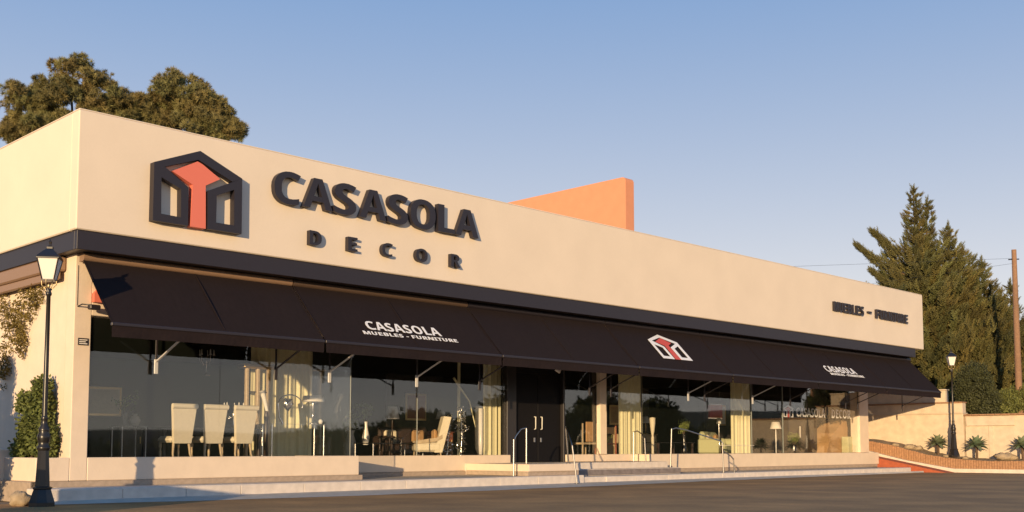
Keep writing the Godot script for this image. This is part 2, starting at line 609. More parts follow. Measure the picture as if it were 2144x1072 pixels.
	box(s, Vector3(0.553, 0.622, -13.69), Vector3(0.60, 3.698, -0.96), 0.0)
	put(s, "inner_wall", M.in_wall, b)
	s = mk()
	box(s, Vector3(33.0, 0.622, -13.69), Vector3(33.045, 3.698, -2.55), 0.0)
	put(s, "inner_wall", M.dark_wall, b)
	# the planter that wraps the left corner
	s = mk()
	box(s, Vector3(-0.32, 0.35, -9.0), Vector3(-0.20, 0.77, -0.602), 0.012)
	box(s, Vector3(-0.318, 0.351, -0.72), Vector3(0.279, 0.768, -0.599), 0.012)
	put(s, "planter_wall", M.cream_wall, b)
	s = mk()
	box(s, Vector3(-0.199, 0.2, -9.0), Vector3(0.279, 0.70, -0.722), 0.0)
	put(s, "planter_soil", M.earth, b)
	s = mk()
	box(s, Vector3(-0.42, -0.02, -9.0), Vector3(-0.20, 0.348, -0.57), 0.006)
	put(s, "tile_skirting", M.tile, b)
	s = mk()
	box(s, Vector3(-0.50, 0.3, -2.6), Vector3(-0.18, 0.92, -2.05), 0.02)
	put(s, "planter_pier", M.cream_wall, b)
	fascia.set_meta("label", "tall smooth cream front fascia carrying the signs")

	# orange slab standing on the roof
	s = mk()
	var prof := PackedVector2Array()
	for i in 7:
		var a := PI / 2 * i / 6.0
		prof.append(Vector2(-2.0 - 0.14 + 0.14 * cos(a), 9.24 - 0.14 + 0.14 * sin(a)))
	prof.append(Vector2(-8.0, 9.24))
	prof.append(Vector2(-8.0, 6.352))
	prof.append(Vector2(-2.0, 6.352))
	# polygon is in (z, y); the prism pushes it along x
	prism(s, prof, 17.84, 18.24, Transform3D(Basis(Vector3(0, 0, 1), Vector3(0, 1, 0), Vector3(1, 0, 0)), Vector3.ZERO))
	tag(put(s, "roof_slab_wall", M.orange), "upright salmon orange slab wall rising above the shop roof", "wall")

# entrance landing, steps and rails
func entrance() -> void:
	var e := thing("entrance_steps", "pale stone entrance landing and wide steps before the black doors", "steps")
	var s := mk()
	box(s, Vector3(11.28, 0.36, RZ + 0.14), Vector3(13.15, 0.54, 0.20), 0.008)
	put(s, "landing", M.cream_wall, e)
	s = mk()
	box(s, Vector3(11.28, 0.252, RZ + 0.14), Vector3(13.15, 0.358, 0.17), 0.006)
	put(s, "tile_riser", M.tile, e)
	s = mk()
	box(s, Vector3(13.152, -0.02, -2.6), Vector3(18.22, 0.54, -0.80), 0.01)
	put(s, "landing", M.step, e)
	s = mk()
	box(s, Vector3(11.28, -0.02, -2.6), Vector3(13.15, 0.536, RZ + 0.138), 0.0)
	put(s, "landing", M.step, e)
	s = mk()
	box(s, Vector3(13.152, -0.02, -0.798), Vector3(18.24, 0.37, -0.36), 0.01)
	put(s, "stair_tread", M.step, e)
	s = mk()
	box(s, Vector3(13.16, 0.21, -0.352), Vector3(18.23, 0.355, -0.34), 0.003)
	put(s, "tile_riser", M.step_shaded, e)  # dark tone paints in the shade cast by the landing block
	s = mk()
	box(s, Vector3(13.152, -0.02, -0.358), Vector3(18.24, 0.199, -0.222), 0.0)
	put(s, "stair_tread", M.step, e)
	# rails
	rail("handrail", "curved steel handrail left of the black doors, on the side steps", [[Vector3(11.0, 0.25, -0.05), Vector3(11.0, 1.15, -0.05)], [Vector3(11.55, 0.54, -0.15), Vector3(11.55, 1.42, -0.15)]], [Vector3(11.0, 1.12, -0.05), Vector3(11.1, 1.24, -0.07), Vector3(11.3, 1.40, -0.1), Vector3(11.55, 1.44, -0.15)])
	rail("handrail", "steep bright steel handrail at the right edge of the cream landing block", [[Vector3(12.95, 0.54, 0.0), Vector3(12.78, 1.48, 0.05)], [Vector3(12.65, 0.05, 0.55), Vector3(12.55, 1.0, 0.48)]], [Vector3(12.78, 1.46, 0.05), Vector3(12.72, 1.42, 0.15), Vector3(12.55, 0.99, 0.48)])
	rail("handrail", "short arched steel handrail beside the bright curtain right of the doors", [[Vector3(17.3, 0.54, -0.9), Vector3(17.25, 1.22, -0.9)], [Vector3(17.3, 0.54, -1.35), Vector3(17.3, 1.42, -1.35)]], [Vector3(17.25, 1.2, -0.9), Vector3(17.26, 1.34, -1.0), Vector3(17.3, 1.43, -1.2), Vector3(17.3, 1.40, -1.35)])
	rail("handrail", "long sloping steel handrail down the wide steps, ending in a bent foot", [[Vector3(17.95, 0.37, -0.5), Vector3(17.95, 1.50, -0.45)], [Vector3(19.55, 0.2, 0.25), Vector3(19.50, 1.10, 0.25)], [Vector3(20.35, 0.2, 0.1), Vector3(20.3, 0.62, 0.1)]], [Vector3(17.95, 1.48, -0.45), Vector3(18.1, 1.52, -0.4), Vector3(18.4, 1.46, -0.25), Vector3(19.45, 1.14, 0.23), Vector3(19.55, 1.06, 0.25)], [Vector3(19.52, 0.86, 0.25), Vector3(20.1, 0.70, 0.14), Vector3(20.3, 0.6, 0.1)])

func rail(called: String, label: String, posts: Array, top: Array, extra := []) -> void:
	var t := thing(called, label, "handrail", Vector3.ZERO, 0.0, "steel handrails at the entrance steps")
	for p in posts:
		var s := mk()
		tube(s, p, 0.020, 0.020, 10)
		put(s, "post", M.steel, t)
		s = mk()
		lathe(s, [0.0, 0.012, 0.06, 0.012, 0.06, 0.0], 12, p[0])
		put(s, "foot_plate", M.steel, t)
	for path in [top, extra]:
		if path.size():
			var s := mk()
			tube(s, path, 0.018, 0.018, 10)
			put(s, "rail_bar", M.steel, t)

# ---------------------------------------------------------------- signs
func glyph(parent: Node, ch: String, x0: float, x1: float, y0: float, y1: float, z: float, depth: float, m: Material) -> void:
	var t := TextMesh.new()
	var f := SystemFont.new()
	f.font_names = PackedStringArray(["Droid Sans"])
	f.font_weight = 700
	t.font = f
	t.text = ch
	t.font_size = 64
	t.pixel_size = 0.01
	t.depth = 1.0
	t.curve_step = 1.0
	t.material = m
	var bb := t.get_aabb()
	var o := MeshInstance3D.new()
	o.name = "letter"
	o.mesh = t
	parent.add_child(o, true)
	o.scale = Vector3((x1 - x0) / bb.size.x, (y1 - y0) / bb.size.y, depth / bb.size.z)
	o.position = Vector3(x0, y0, z) - bb.position * o.scale

func emblem(parent: Node, tr: Transform3D, z0: float, z1: float, mo: Material, mr: Material) -> void:
	var ring := func(s: SurfaceTool, o: Array, i: Array) -> void:
		for k in 4:
			var n := (k + 1) % 4
			prism(s, PackedVector2Array([o[k], o[n], i[n], i[k]]), z0, z1, tr)
	var s := mk()
	ring.call(s, [Vector2(0, 0), Vector2(0.71, 0), Vector2(0.70, 0.74), Vector2(0, 1.10)], [Vector2(0.16, 0.15), Vector2(0.56, 0.14), Vector2(0.55, 0.68), Vector2(0.15, 0.84)])
	prism(s, v2([0, 1.10, 0.70, 0.74, 0.21, 1.05]), z0, z1, tr)
	put(s, "left_panel_outline", mo, parent)
	s = mk()
	ring.call(s, [Vector2(1.12, 0), Vector2(1.86, 0), Vector2(1.85, 1.11), Vector2(1.11, 0.74)], [Vector2(1.30, 0.15), Vector2(1.69, 0.15), Vector2(1.68, 0.86), Vector2(1.30, 0.68)])
	put(s, "right_panel_outline", mo, parent)
	s = mk()
	for q in [[0, 1.10, 0.21, 1.05, 0.90, 1.31, 0.93, 1.49], [0.93, 1.49, 0.90, 1.31, 1.64, 1.01, 1.85, 1.11]]:
		prism(s, v2(q), z0, z1, tr)
	put(s, "roof_outline", mo, parent)
	s = mk()
	prism(s, v2([0.77, 0, 1.09, 0, 1.07, 0.84, 1.38, 1.02, 1.00, 1.24, 0.89, 1.28, 0.37, 1.0, 0.80, 0.81]), z0, z1 - (z1 - z0) * 0.12, tr)
	put(s, "red_stem", mr, parent)

func signs() -> void:
	var e := thing("emblem_sign", "large house shaped emblem in black outline with salmon red stem on the fascia", "sign")
	emblem(e, Transform3D(Basis.IDENTITY.scaled(Vector3(1, 0.995, 1)), Vector3(1.36, 5.12, 0)), 0.003, 0.16, M.sign_black, M.sign_red)
	var a := thing("shop_name_letters", "big raised black shop name letters on the cream fascia", "lettering")
	var spans := [[3.97, 4.60], [4.67, 5.40], [5.45, 6.02], [6.12, 6.85], [6.90, 7.46], [7.54, 8.28], [8.36, 8.88], [8.90, 9.64]]
	var word := "CASASOLA"
	for i in 8:
		var ov: float = 0.02 if word[i] in "CSO" else 0.0
		glyph(a, word[i], spans[i][0], spans[i][1], 5.91 - ov, 6.55 + ov, 0.003, 0.125, M.sign_black)
	a = thing("small_name_letters", "small widely spaced black letters beneath the big shop name", "lettering")
	word = "DECOR"
	spans = [[4.85, 5.15], [5.83, 6.08], [6.75, 7.05], [7.72, 8.06], [8.78, 9.08]]
	for i in 5:
		glyph(a, word[i], spans[i][0], spans[i][1], 5.14, 5.44, 0.003, 0.11, M.sign_black)
	a = thing("trade_letters", "row of raised black letters at the far right end of the fascia", "lettering")
	word = "MUEBLES-FURNITURE"
	var at := [26.72, 27.07, 27.40, 27.70, 28.02, 28.33, 28.62, 29.28, 29.84, 30.14, 30.46, 30.80, 31.12, 31.22, 31.50, 31.82, 32.16]
	for i in 17:
		var wd: float = 0.30 if i == 0 else 0.09 if word[i] == "I" else 0.25
		if word[i] == "-":
			glyph(a, "-", 29.22, 29.46, 5.83, 5.90, 0.003, 0.09, M.sign_black)
		else:
			glyph(a, word[i], at[i], at[i] + wd, 5.70, 6.03, 0.003, 0.09, M.sign_black)

# ---------------------------------------------------------------- awnings
func text_line(parent: Node, txt: String, x0: float, x1: float, va: float, vb: float, m: Material, up: Basis, origin: Vector3) -> void:
	var t := TextMesh.new()
	var f := SystemFont.new()
	f.font_names = PackedStringArray(["Droid Sans"])
	f.font_weight = 700
	t.font = f
	t.text = txt
	t.font_size = 64
	t.pixel_size = 0.01
	t.depth = 1.0
	t.material = m
	var bb := t.get_aabb()
	var o := MeshInstance3D.new()
	o.name = "lettering"
	o.mesh = t
	parent.add_child(o, true)
	var sc := Vector3((x1 - x0) / bb.size.x, (vb - va) / bb.size.y, 0.004 / bb.size.z)
	o.transform = Transform3D(up * Basis.from_scale(sc), origin + up * (Vector3(x0, va, 0.004) - bb.position * sc))

func awnings() -> void:
	var edges := [0.31, 4.77, 9.75, 14.85, 19.27, 24.2, 29.0, 33.5]
	var arms := [[1.85, 4.5], [5.85, 8.3], [10.3, 14.4], [15.3, 18.9], [19.75, 22.4], [24.7, 28.5], [29.4, 33.0]]
	var labels := ["plain dark awning at the left corner over the dining chairs", "dark awning with white shop name, left of the doors", "plain dark awning directly above the black double doors", "dark awning printed with the white and red house emblem", "plain dark awning right of the one with the emblem", "dark awning with small white shop name near the right end", "plain dark awning at the far right end of the shop front"]
	var top := Vector3(0, 4.37, -0.44)
	var low := Vector3(0, 3.10, 0.80)
	var along := (top - low).normalized()
	var nrm := Vector3(0, -along.z, along.y).normalized()
	var up := Basis(Vector3.RIGHT, along, Vector3.RIGHT.cross(along))
	var length := (top - low).length()
	for i in 7:
		var x0: float = edges[i] + 0.012
		var x1: float = edges[i + 1] - 0.012
		var t := thing("awning", labels[i], "awning", Vector3.ZERO, 0.0, "dark awnings along the shop front")
		# cloth with a slight sag and soft waves, thick enough to have two sides
		var s := mk()
		s.set_smooth_group(1)
		var nx := 24
		var nv := 10
		for side in [1.0, -1.0]:
			for a in nx:
				for c in nv:
					var p := []
					for e in [[0, 0], [1, 0], [1, 1], [0, 1]]:
						var u: float = float(a + e[0]) / nx
						var v: float = float(c + e[1]) / nv
						var sag: float = -0.028 * sin(v * PI) * (0.4 + 0.6 * sin(u * PI)) + 0.006 * sin(u * 22.0 + i) * sin(v * PI)
						p.append(low.lerp(top, v) + Vector3(lerpf(x0, x1, u), 0, 0) + nrm * (sag + side * 0.0012))
					quad(s, p[0], p[1], p[2], p[3], nrm * side)
		s.set_smooth_group(-1)
		put(s, "cloth", M.awning, t)
		for xe in [x0 + 0.02, x1 - 0.02, (x0 + x1) / 2.0]:
			s = mk()
			box(s, Vector3(xe - 0.012, 0.05, -0.003), Vector3(xe + 0.012, length - 0.03, 0.0045), 0.0, Transform3D(up, low))
			put(s, "seam", M.awning, t)
		s = mk()
		for a in 40:
			for side in [1.0, -1.0]:
				var p := []
				for e in [[0, 0], [1, 0], [1, 1], [0, 1]]:
					var u: float = float(a + e[0]) / 40.0
					var w: float = 0.012 * sin(u * 30.0 + i * 2.0) * (1.0 - e[1])
					p.append(Vector3(lerpf(x0 + 0.01, x1 - 0.01, u), 3.045 if e[1] else 2.845, 0.815 + w + side * 0.001))
				quad(s, p[0], p[1], p[2], p[3], Vector3(0, 0, side))
		put(s, "valance", M.awning, t)
		s = mk()
		box(s, Vector3(x0, 3.04, 0.77), Vector3(x1, 3.10, 0.835), 0.01)
		put(s, "front_bar", M.trim, t)
		s = mk()
		var half := PackedVector2Array()
		for k in 9:
			var ang := -PI / 2 + PI * k / 8.0
			half.append(Vector2(-0.42 + 0.075 * cos(ang), 4.385 + 0.08 * sin(ang)))
		half.append(Vector2(-0.55, 4.464))
		half.append(Vector2(-0.55, 4.306))
		prism(s, half, x0, x1, Transform3D(Basis(Vector3(0, 0, 1), Vector3(0, 1, 0), Vector3(1, 0, 0)), Vector3.ZERO))
		put(s, "roller_box", [M.cassette, M.cassette_shaded, M.trim][mini(i, 2)], t)  # left box keeps its sunlit brown, the others are coloured as if shaded
		for x in arms[i]:
			s = mk()
			var pz := -0.50
			box(s, Vector3(x - 0.025, -0.03, -0.012), Vector3(x + 0.025, 1.32, 0.012), 0.006, Transform3D(Basis(Vector3.RIGHT, atan2(1.26, 0.5)), Vector3(0, 2.58, pz)))
			var am: Material = M.arm if x in [1.85, 5.85, 8.3, 18.9, 22.4] else M.trim
			put(s, "arm", am, t)
			s = mk()
			box(s, Vector3(x - 0.04, 2.34, pz - 0.04), Vector3(x + 0.04, 2.62, pz - 0.014), 0.008)
			put(s, "arm_bracket", am, t)
			s = mk()
			box(s, Vector3(x - 0.02, 2.622, pz - 0.038), Vector3(x + 0.02, 4.468, pz - 0.017), 0.004)
			put(s, "hanger", M.trim, t)
		if i == 1:
			text_line(t, "CASASOLA", 6.12, 8.20, 0.47, 0.75, M.print_white, up, low)
			text_line(t, "MUEBLES - FURNITURE", 5.92, 8.58, 0.30, 0.41, M.print_white, up, low)
		if i == 5:
			text_line(t, "CASASOLA", 25.55, 27.65, 0.55, 0.86, M.print_white, up, low)
			text_line(t, "MUEBLES - FURNITURE", 25.62, 27.95, 0.40, 0.51, M.print_white, up, low)
		if i == 3:
			emblem(t, Transform3D(up * Basis.from_scale(Vector3(0.74, 0.71, 1)), low + Vector3(16.35, 0, 0) + along * 0.44), 0.004, 0.009, M.print_white, M.print_red)
	# closed awning along the left side
	var c := thing("closed_awning", "closed brown awning box along the left side wall under the soffit", "awning")
	var s2 := mk()
	box(s2, Vector3(0.06, 4.18, -5.2), Vector3(0.275, 4.448, -0.98), 0.03)
	put(s2, "roller_box", M.cassette, c)
	s2 = mk()
	box(s2, Vector3(0.10, 4.02, -5.15), Vector3(0.19, 4.178, -1.02), 0.02)
	put(s2, "front_bar", M.cassette, c)

# ---------------------------------------------------------------- street lamps
func lamp_post() -> Node3D:
	var t := thing("street_lamp", "tall black iron lamp post with white lantern at the left corner of the shop", "street lamp", Vector3(-0.80, 0, 0.90), 0.0, "black lantern lamp posts")
	var s := mk()
	lathe(s, [0.0, 0.0, 0.20, 0.0, 0.20, 0.06, 0.185, 0.10, 0.155, 0.20, 0.135, 0.26, 0.15, 0.275, 0.15, 0.295, 0.115, 0.31], 8, Vector3.ZERO, false)
	put(s, "foot", M.lamp_black, t)
	s = mk()
	lathe(s, [0.115, 0.31, 0.108, 0.45, 0.085, 0.86], 8, Vector3.ZERO, false)
	put(s, "pedestal", M.lamp_black, t)
	s = mk()
	lathe(s, [0.085, 0.86, 0.10, 0.89, 0.10, 0.92, 0.075, 0.95, 0.085, 1.0, 0.098, 1.05, 0.098, 1.10, 0.075, 1.14, 0.082, 1.17, 0.082, 1.20, 0.05, 1.26, 0.045, 1.34, 0.055, 1.36, 0.04, 1.40], 12)
	put(s, "collar", M.lamp_black, t)
	s = mk()
	lathe(s, [0.040, 1.38, 0.036, 2.3, 0.031, 3.28, 0.046, 3.30, 0.046, 3.33, 0.033, 3.36, 0.055, 3.40, 0.0, 3.405], 12)
	put(s, "shaft", M.lamp_black, t)
	# four curved arms carrying the lantern
	s = mk()
	for k in 4:
		var d := Vector3(cos(PI / 4 + k * PI / 2), 0, sin(PI / 4 + k * PI / 2))
		tube(s, [Vector3(0, 3.39, 0), d * 0.07 + Vector3(0, 3.41, 0), d * 0.115 + Vector3(0, 3.46, 0), d * 0.118 + Vector3(0, 3.525, 0)], 0.009, 0.008, 6)
	lathe(s, [0.0, 3.40, 0.02, 3.42, 0.025, 3.46, 0.0, 3.49], 8)
	put(s, "lantern_arms", M.brass, t)
	var lan := Node3D.new()
	lan.name = "lantern"
	lan.rotation.y = -0.60
	t.add_child(lan, true)
	var rb := 0.088
	var rt := 0.155
	var y0 := 3.54
	var y1 := 3.86
	s = mk()
	box(s, Vector3(-rb - 0.012, y0 - 0.02, -rb - 0.012), Vector3(rb + 0.012, y0, rb + 0.012), 0.004)
	for k in 4:
		var d := Vector3(1 if k % 2 == 0 else -1, 0, 1 if k < 2 else -1)
		tube(s, [d * rb + Vector3(0, y0, 0), d * rt + Vector3(0, y1, 0)], 0.011, 0.011, 6)
	box(s, Vector3(-rt - 0.015, y1, -rt - 0.015), Vector3(rt + 0.015, y1 + 0.025, rt + 0.015), 0.004)
	put(s, "lantern_frame", M.lamp_black, lan)
	for k in 4:
		s = mk()
		var bs := Basis(Vector3.UP, k * PI / 2)
		quad(s, bs * Vector3(-rb, y0, rb), bs * Vector3(rb, y0, rb), bs * Vector3(rt, y1, rt), bs * Vector3(-rt, y1, rt), bs * Vector3(0, -0.2, 1))
		quad(s, bs * Vector3(-rb + 0.004, y0, rb - 0.006), bs * Vector3(rb - 0.004, y0, rb - 0.006), bs * Vector3(rt - 0.004, y1, rt - 0.006), bs * Vector3(-rt + 0.004, y1, rt - 0.006), bs * Vector3(0, 0.2, -1))
		put(s, "lantern_pane", M.opal, lan)
	s = mk()
	lathe(s, [0.235, 3.885, 0.22, 3.91, 0.12, 3.99, 0.06, 4.03, 0.06, 4.06, 0.03, 4.08, 0.02, 4.11, 0.032, 4.14, 0.012, 4.18, 0.0, 4.22], 4, Vector3.ZERO, false)
	var cap := put(s, "lantern_cap", M.lamp_black, lan)
	cap.rotation.y = PI / 4
	return t

# ---------------------------------------------------------------- right hand side: ramp, bed, walls
func bed_y(z: float) -> float:   # top of the brick edging
	var zz := [-3.2, -2.28, -1.32, -0.1, 1.0, 2.3, 3.7, 14.0]
	var yy := [1.28, 1.19, 1.01, 0.69, 0.52, 0.44, 0.46, 0.46]
	for i in zz.size() - 1:
		if z <= zz[i + 1]:
			return lerpf(yy[i], yy[i + 1], clampf((z - zz[i]) / (zz[i + 1] - zz[i]), 0, 1))
	return 0.46

func curb_y(z: float) -> float:
	var zz := [-3.2, -2.3, -0.85, 1.08, 3.65, 14.0]
	var yy := [0.95, 0.80, 0.46, 0.14, 0.14, 0.14]
	for i in zz.size() - 1:
		if z <= zz[i + 1]:
			return lerpf(yy[i], yy[i + 1], clampf((z - zz[i]) / (zz[i + 1] - zz[i]), 0, 1))
	return 0.14

func right_side() -> void:
	var s := mk()
	# red painted ramp up to the landing at the end of the shop
	prism(s, v2([-5.0, 0.62, -2.0, 0.62, 1.15, 0.004, 1.15, -0.05, -5.0, -0.05]), 32.92, 33.70, Transform3D(Basis(Vector3(0, 0, 1), Vector3(0, 1, 0), Vector3(1, 0, 0)), Vector3.ZERO))
	setting(s, "ramp", M.red_paint)
	# white kerb beside the ramp
	s = mk()
	for i in 48:
		var a: float = -3.2 + i * 0.19
		var c: float = a + 0.19
		var ya := curb_y(a)
		var yc := curb_y(c)
		quad(s, Vector3(33.70, ya, a), Vector3(33.70, yc, c), Vector3(33.90, yc, c), Vector3(33.90, ya, a), Vector3.UP)
		quad(s, Vector3(33.70, ya, a), Vector3(33.70, yc, c), Vector3(33.70, -0.05, c), Vector3(33.70, -0.05, a), Vector3.LEFT)
	box(s, Vector3(33.70, -0.05, 5.92), Vector3(35.5, 0.14, 6.12), 0.01)
	setting(s, "kerb", M.step)
	# planting bed with brick edging
	var b := thing("planting_bed", "raised planting bed with brick edging curving beside the red ramp", "planting bed")
	s = mk()
	s.set_smooth_group(1)
	for i in 32:
		var a: float = -3.2 + i * 0.28
		var c: float = a + 0.28
		for k in 4:
			var p := []
			for e in [[a, k], [c, k], [c, k + 1], [a, k + 1]]:
				var w: float = e[1] / 4.0
				p.append(Vector3(33.98 + w * 1.3, bed_y(e[0]) - 0.04 + 0.10 * sin(w * PI * 0.8) + 0.02 * sin(e[0] * 7.0 + w * 9.0), e[0]))
			quad(s, p[0], p[1], p[2], p[3], Vector3.UP)
	s.set_smooth_group(-1)
	put(s, "soil", M.earth, b)
	s = mk()
	rng.seed = 77
	var z := -3.2
	while z < 5.68:
		var lo := curb_y(z + 0.04) - 0.02
		var hi := bed_y(z + 0.04) + rng.randf_range(-0.008, 0.012)
		box(s, Vector3(33.90 + rng.randf() * 0.012, lo, z), Vector3(33.985, hi, z + 0.088), 0.008)
		z += 0.098
	for i in 14:
		box(s, Vector3(33.99 + i * 0.098, 0.12, 5.76), Vector3(34.078 + i * 0.098, 0.46, 5.85), 0.008)
	put(s, "brick_edging", M.brick, b).set_meta("kind", "stuff")
	# boundary wall, two heights
	var w := thing("boundary_wall", "cream rendered boundary wall with ledges beyond the right end of the shop", "wall")
	s = mk()
	box(s, Vector3(35.0, -0.05, -12.0), Vector3(35.35, 2.27, 1.0), 0.01)
	put(s, "lower_wall", M.garden_wall, w)
	s = mk()
	box(s, Vector3(34.96, 2.272, -12.0), Vector3(35.4, 2.315, 1.03), 0.01)
	put(s, "ledge", M.garden_wall, w)
	s = mk()
	box(s, Vector3(35.02, 2.317, -12.0), Vector3(35.35, 2.70, 0.98), 0.01)
	put(s, "upper_wall", M.garden_wall, w)
	s = mk()
	box(s, Vector3(34.95, 2.702, -12.0), Vector3(35.42, 2.75, 1.0), 0.012)
	put(s, "ledge", M.brick, w)
	s = mk()
	box(s, Vector3(35.06, 2.752, -12.0), Vector3(35.35, 3.22, 0.30), 0.01)
	put(s, "upper_wall", M.garden_wall, w)
	s = mk()
	box(s, Vector3(35.02, 3.222, -12.0), Vector3(35.38, 3.27, 0.33), 0.01)
	put(s, "ledge", M.garden_wall, w)
	w = thing("garden_wall", "lower cream garden wall with framed panel and tile coping behind the agaves", "wall")
	s = mk()
	box(s, Vector3(35.10, -0.05, 1.04), Vector3(35.4, 2.18, 5.2), 0.01)
	put(s, "wall", M.garden_wall, w)
	s = mk()
	box(s, Vector3(35.03, 1.79, 1.10), Vector3(35.098, 2.14, 2.95), 0.012)
	put(s, "panel", M.garden_wall, w)
	s = mk()
	box(s, Vector3(35.07, 0.4, 1.95), Vector3(35.099, 1.785, 2.12), 0.006)
	put(s, "pier", M.garden_wall, w)
	z = 1.04
	while z < 5.0:
		s = mk()
		box(s, Vector3(34.98, 2.185 + rng.randf() * 0.006, z), Vector3(35.46, 2.245, z + 0.285), 0.012)
		put(s, "coping_tile", M.brick, w)
		z += 0.295
	# lamp in the bed
	# rocks
	var rk := [[34.35, 1.02, -0.9, 0.2], [34.5, 0.98, -0.62, 0.16], [34.3, 0.66, 0.62, 0.14], [34.4, 0.66, 2.75, 0.26], [34.55, 0.62, 3.0, 0.2], [34.25, 0.60, 1.35, 0.12], [34.3, 1.1, -1.5, 0.13]]
	var where := ["largest pale rock high in the bed near the shop", "smaller pale rock beside the largest one high in the bed", "low flat rock just left of the lamp foot in the bed", "brown rock between the middle and right agaves", "low brown rock behind the one between the agaves", "small rock just right of the lamp foot in the bed", "small rock in the bed closest to the shop"]
	for i in rk.size():
		s = mk()
		var r: float = rk[i][3]
		blob(s, Vector3.ZERO, Vector3(r, r * 0.6, r * 1.15), 0.35, 7, 40 + i)
		var o := put(s, "rock", M.stone)
		o.position = Vector3(rk[i][0], rk[i][1] - 0.06, rk[i][2])
		tag(o, where[i], "rock", "rocks in the planting bed")

func agave(label: String, at: Vector3, size: float, seed_: int, tint: Color) -> void:
	var t := thing("agave", label, "agave", at, 0.0, "agaves in the planting bed")
	rng.seed = seed_
	var s := mk()
	lathe(s, [0.05, -0.1, 0.05, size * 0.42, 0.0, size * 0.46], 8)
	put(s, "stem", M.bark, t)
	var n := 38
	for i in n:
		var el: float = lerpf(-0.35, 1.35, float(i) / n)
		var az: float = i * 2.39996
		var d := Vector3(cos(az) * cos(el), sin(el), sin(az) * cos(el))
		var side := d.cross(Vector3.UP).normalized()
		var up := side.cross(d).normalized()
		if up.y < 0: up = -up
		var l: float = size * rng.randf_range(0.44, 0.54)
		s = mk()
		s.set_color(Color(1, 1, 1).lerp(tint, rng.randf()))
		s.set_smooth_group(1)
		var o := Vector3(0, size * 0.42, 0)
		var prev := []
		for k in 5:
			var f := k / 4.0
			var wd: float = size * 0.115 * (0.55 + 1.2 * f - 1.73 * f * f)
			var c := o + d * l * f - Vector3.UP * 0.10 * l * f * f
			var row := [c - side * wd + up * wd * 0.5, c, c + side * wd + up * wd * 0.5]
			if k > 0:
				for q in 2:
					quad(s, prev[q], prev[q + 1], row[q + 1], row[q], up)
			prev = row
		put(s, "leaf", M.agave, t)

# ---------------------------------------------------------------- plants
func needle_tuft() -> ArrayMesh:
	var s := mk()
	var r := RandomNumberGenerator.new()
	r.seed = 5
	for i in 18:
		var d := Vector3(r.randf_range(-1, 1), r.randf_range(-0.35, 1.0), r.randf_range(-1, 1)).normalized()
		var side := d.cross(Vector3(r.randf(), r.randf(), r.randf())).normalized() * 0.055
		var l: float = r.randf_range(0.6, 1.0)
		tri(s, -side, side, d * l, Vector3.UP)
		tri(s, side * 0.9 + d * 0.12, -side * 0.9 + d * 0.1, d * l * 0.8 + side.cross(d), Vector3.UP)
	s.generate_normals()
	return s.commit()

func cypress_spray() -> ArrayMesh:
	var s := mk()
	var r := RandomNumberGenerator.new()
	r.seed = 8
	# a feathery frond: main axis along +y with tapering side plumes
	for i in 15:
		var f := i / 15.0
		var az: float = i * 2.4
		var outw := Vector3(cos(az), 0, sin(az))
		var base := Vector3(0, f * 0.8, 0)
		var tip := base + outw * (0.30 * (1.0 - f * 0.75)) + Vector3(0, 0.36, 0)
		var side := outw.cross(Vector3.UP) * 0.075 * (1.15 - f)
		tri(s, base - side, base + side, tip, outw)
		tri(s, base.lerp(tip, 0.35) - side * 0.9 + outw * 0.05, base.lerp(tip, 0.35) + side * 1.1, tip + outw * 0.06 + Vector3(0, -0.12, 0), outw)
	tri(s, Vector3(-0.04, 0.2, 0), Vector3(0.04, 0.2, 0), Vector3(0, 1.15, 0), Vector3.BACK)
	tri(s, Vector3(0, 0.2, -0.04), Vector3(0, 0.2, 0.04), Vector3(0, 1.1, 0), Vector3.RIGHT)
	s.generate_normals()
	return s.commit()

func leaf_cluster() -> ArrayMesh:
	var s := mk()
	var r := RandomNumberGenerator.new()
	r.seed = 9
	for i in 9:
		var d := Vector3(r.randf_range(-1, 1), r.randf_range(-0.6, 1.0), r.randf_range(-1, 1)).normalized()
		var side := d.cross(Vector3(r.randf_range(-1, 1), r.randf_range(-1, 1), r.randf_range(-1, 1))).normalized()
		var n := d.cross(side)
		var o := d * r.randf_range(0.1, 0.5)
		var l := 0.55
		tri(s, o, o + d * l * 0.5 + side * 0.2, o + d * l + n * 0.05, n)
		tri(s, o, o + d * l * 0.5 - side * 0.2, o + d * l + n * 0.05, n)
	s.generate_normals()
	return s.commit()

func scatter(parent: Node, called: String, mesh: Mesh, m: Material, trs: Array, cols: Array) -> void:
	var mm := MultiMesh.new()
	mm.transform_format = MultiMesh.TRANSFORM_3D
	mm.use_colors = true
	mm.mesh = mesh
	mm.instance_count = trs.size()
	for i in trs.size():
		mm.set_instance_transform(i, trs[i])
		mm.set_instance_color(i, cols[i])
	mesh.surface_set_material(0, m)
	var o := MultiMeshInstance3D.new()
	o.name = called
	o.multimesh = mm
	o.set_meta("kind", "stuff")
	parent.add_child(o, true)

func facing(d: Vector3, spin: float) -> Basis:
	var y := d.normalized()
	var x := y.cross(Vector3.UP if absf(y.y) < 0.95 else Vector3.RIGHT).normalized().rotated(y, spin)
	return Basis(x, y, x.cross(y))

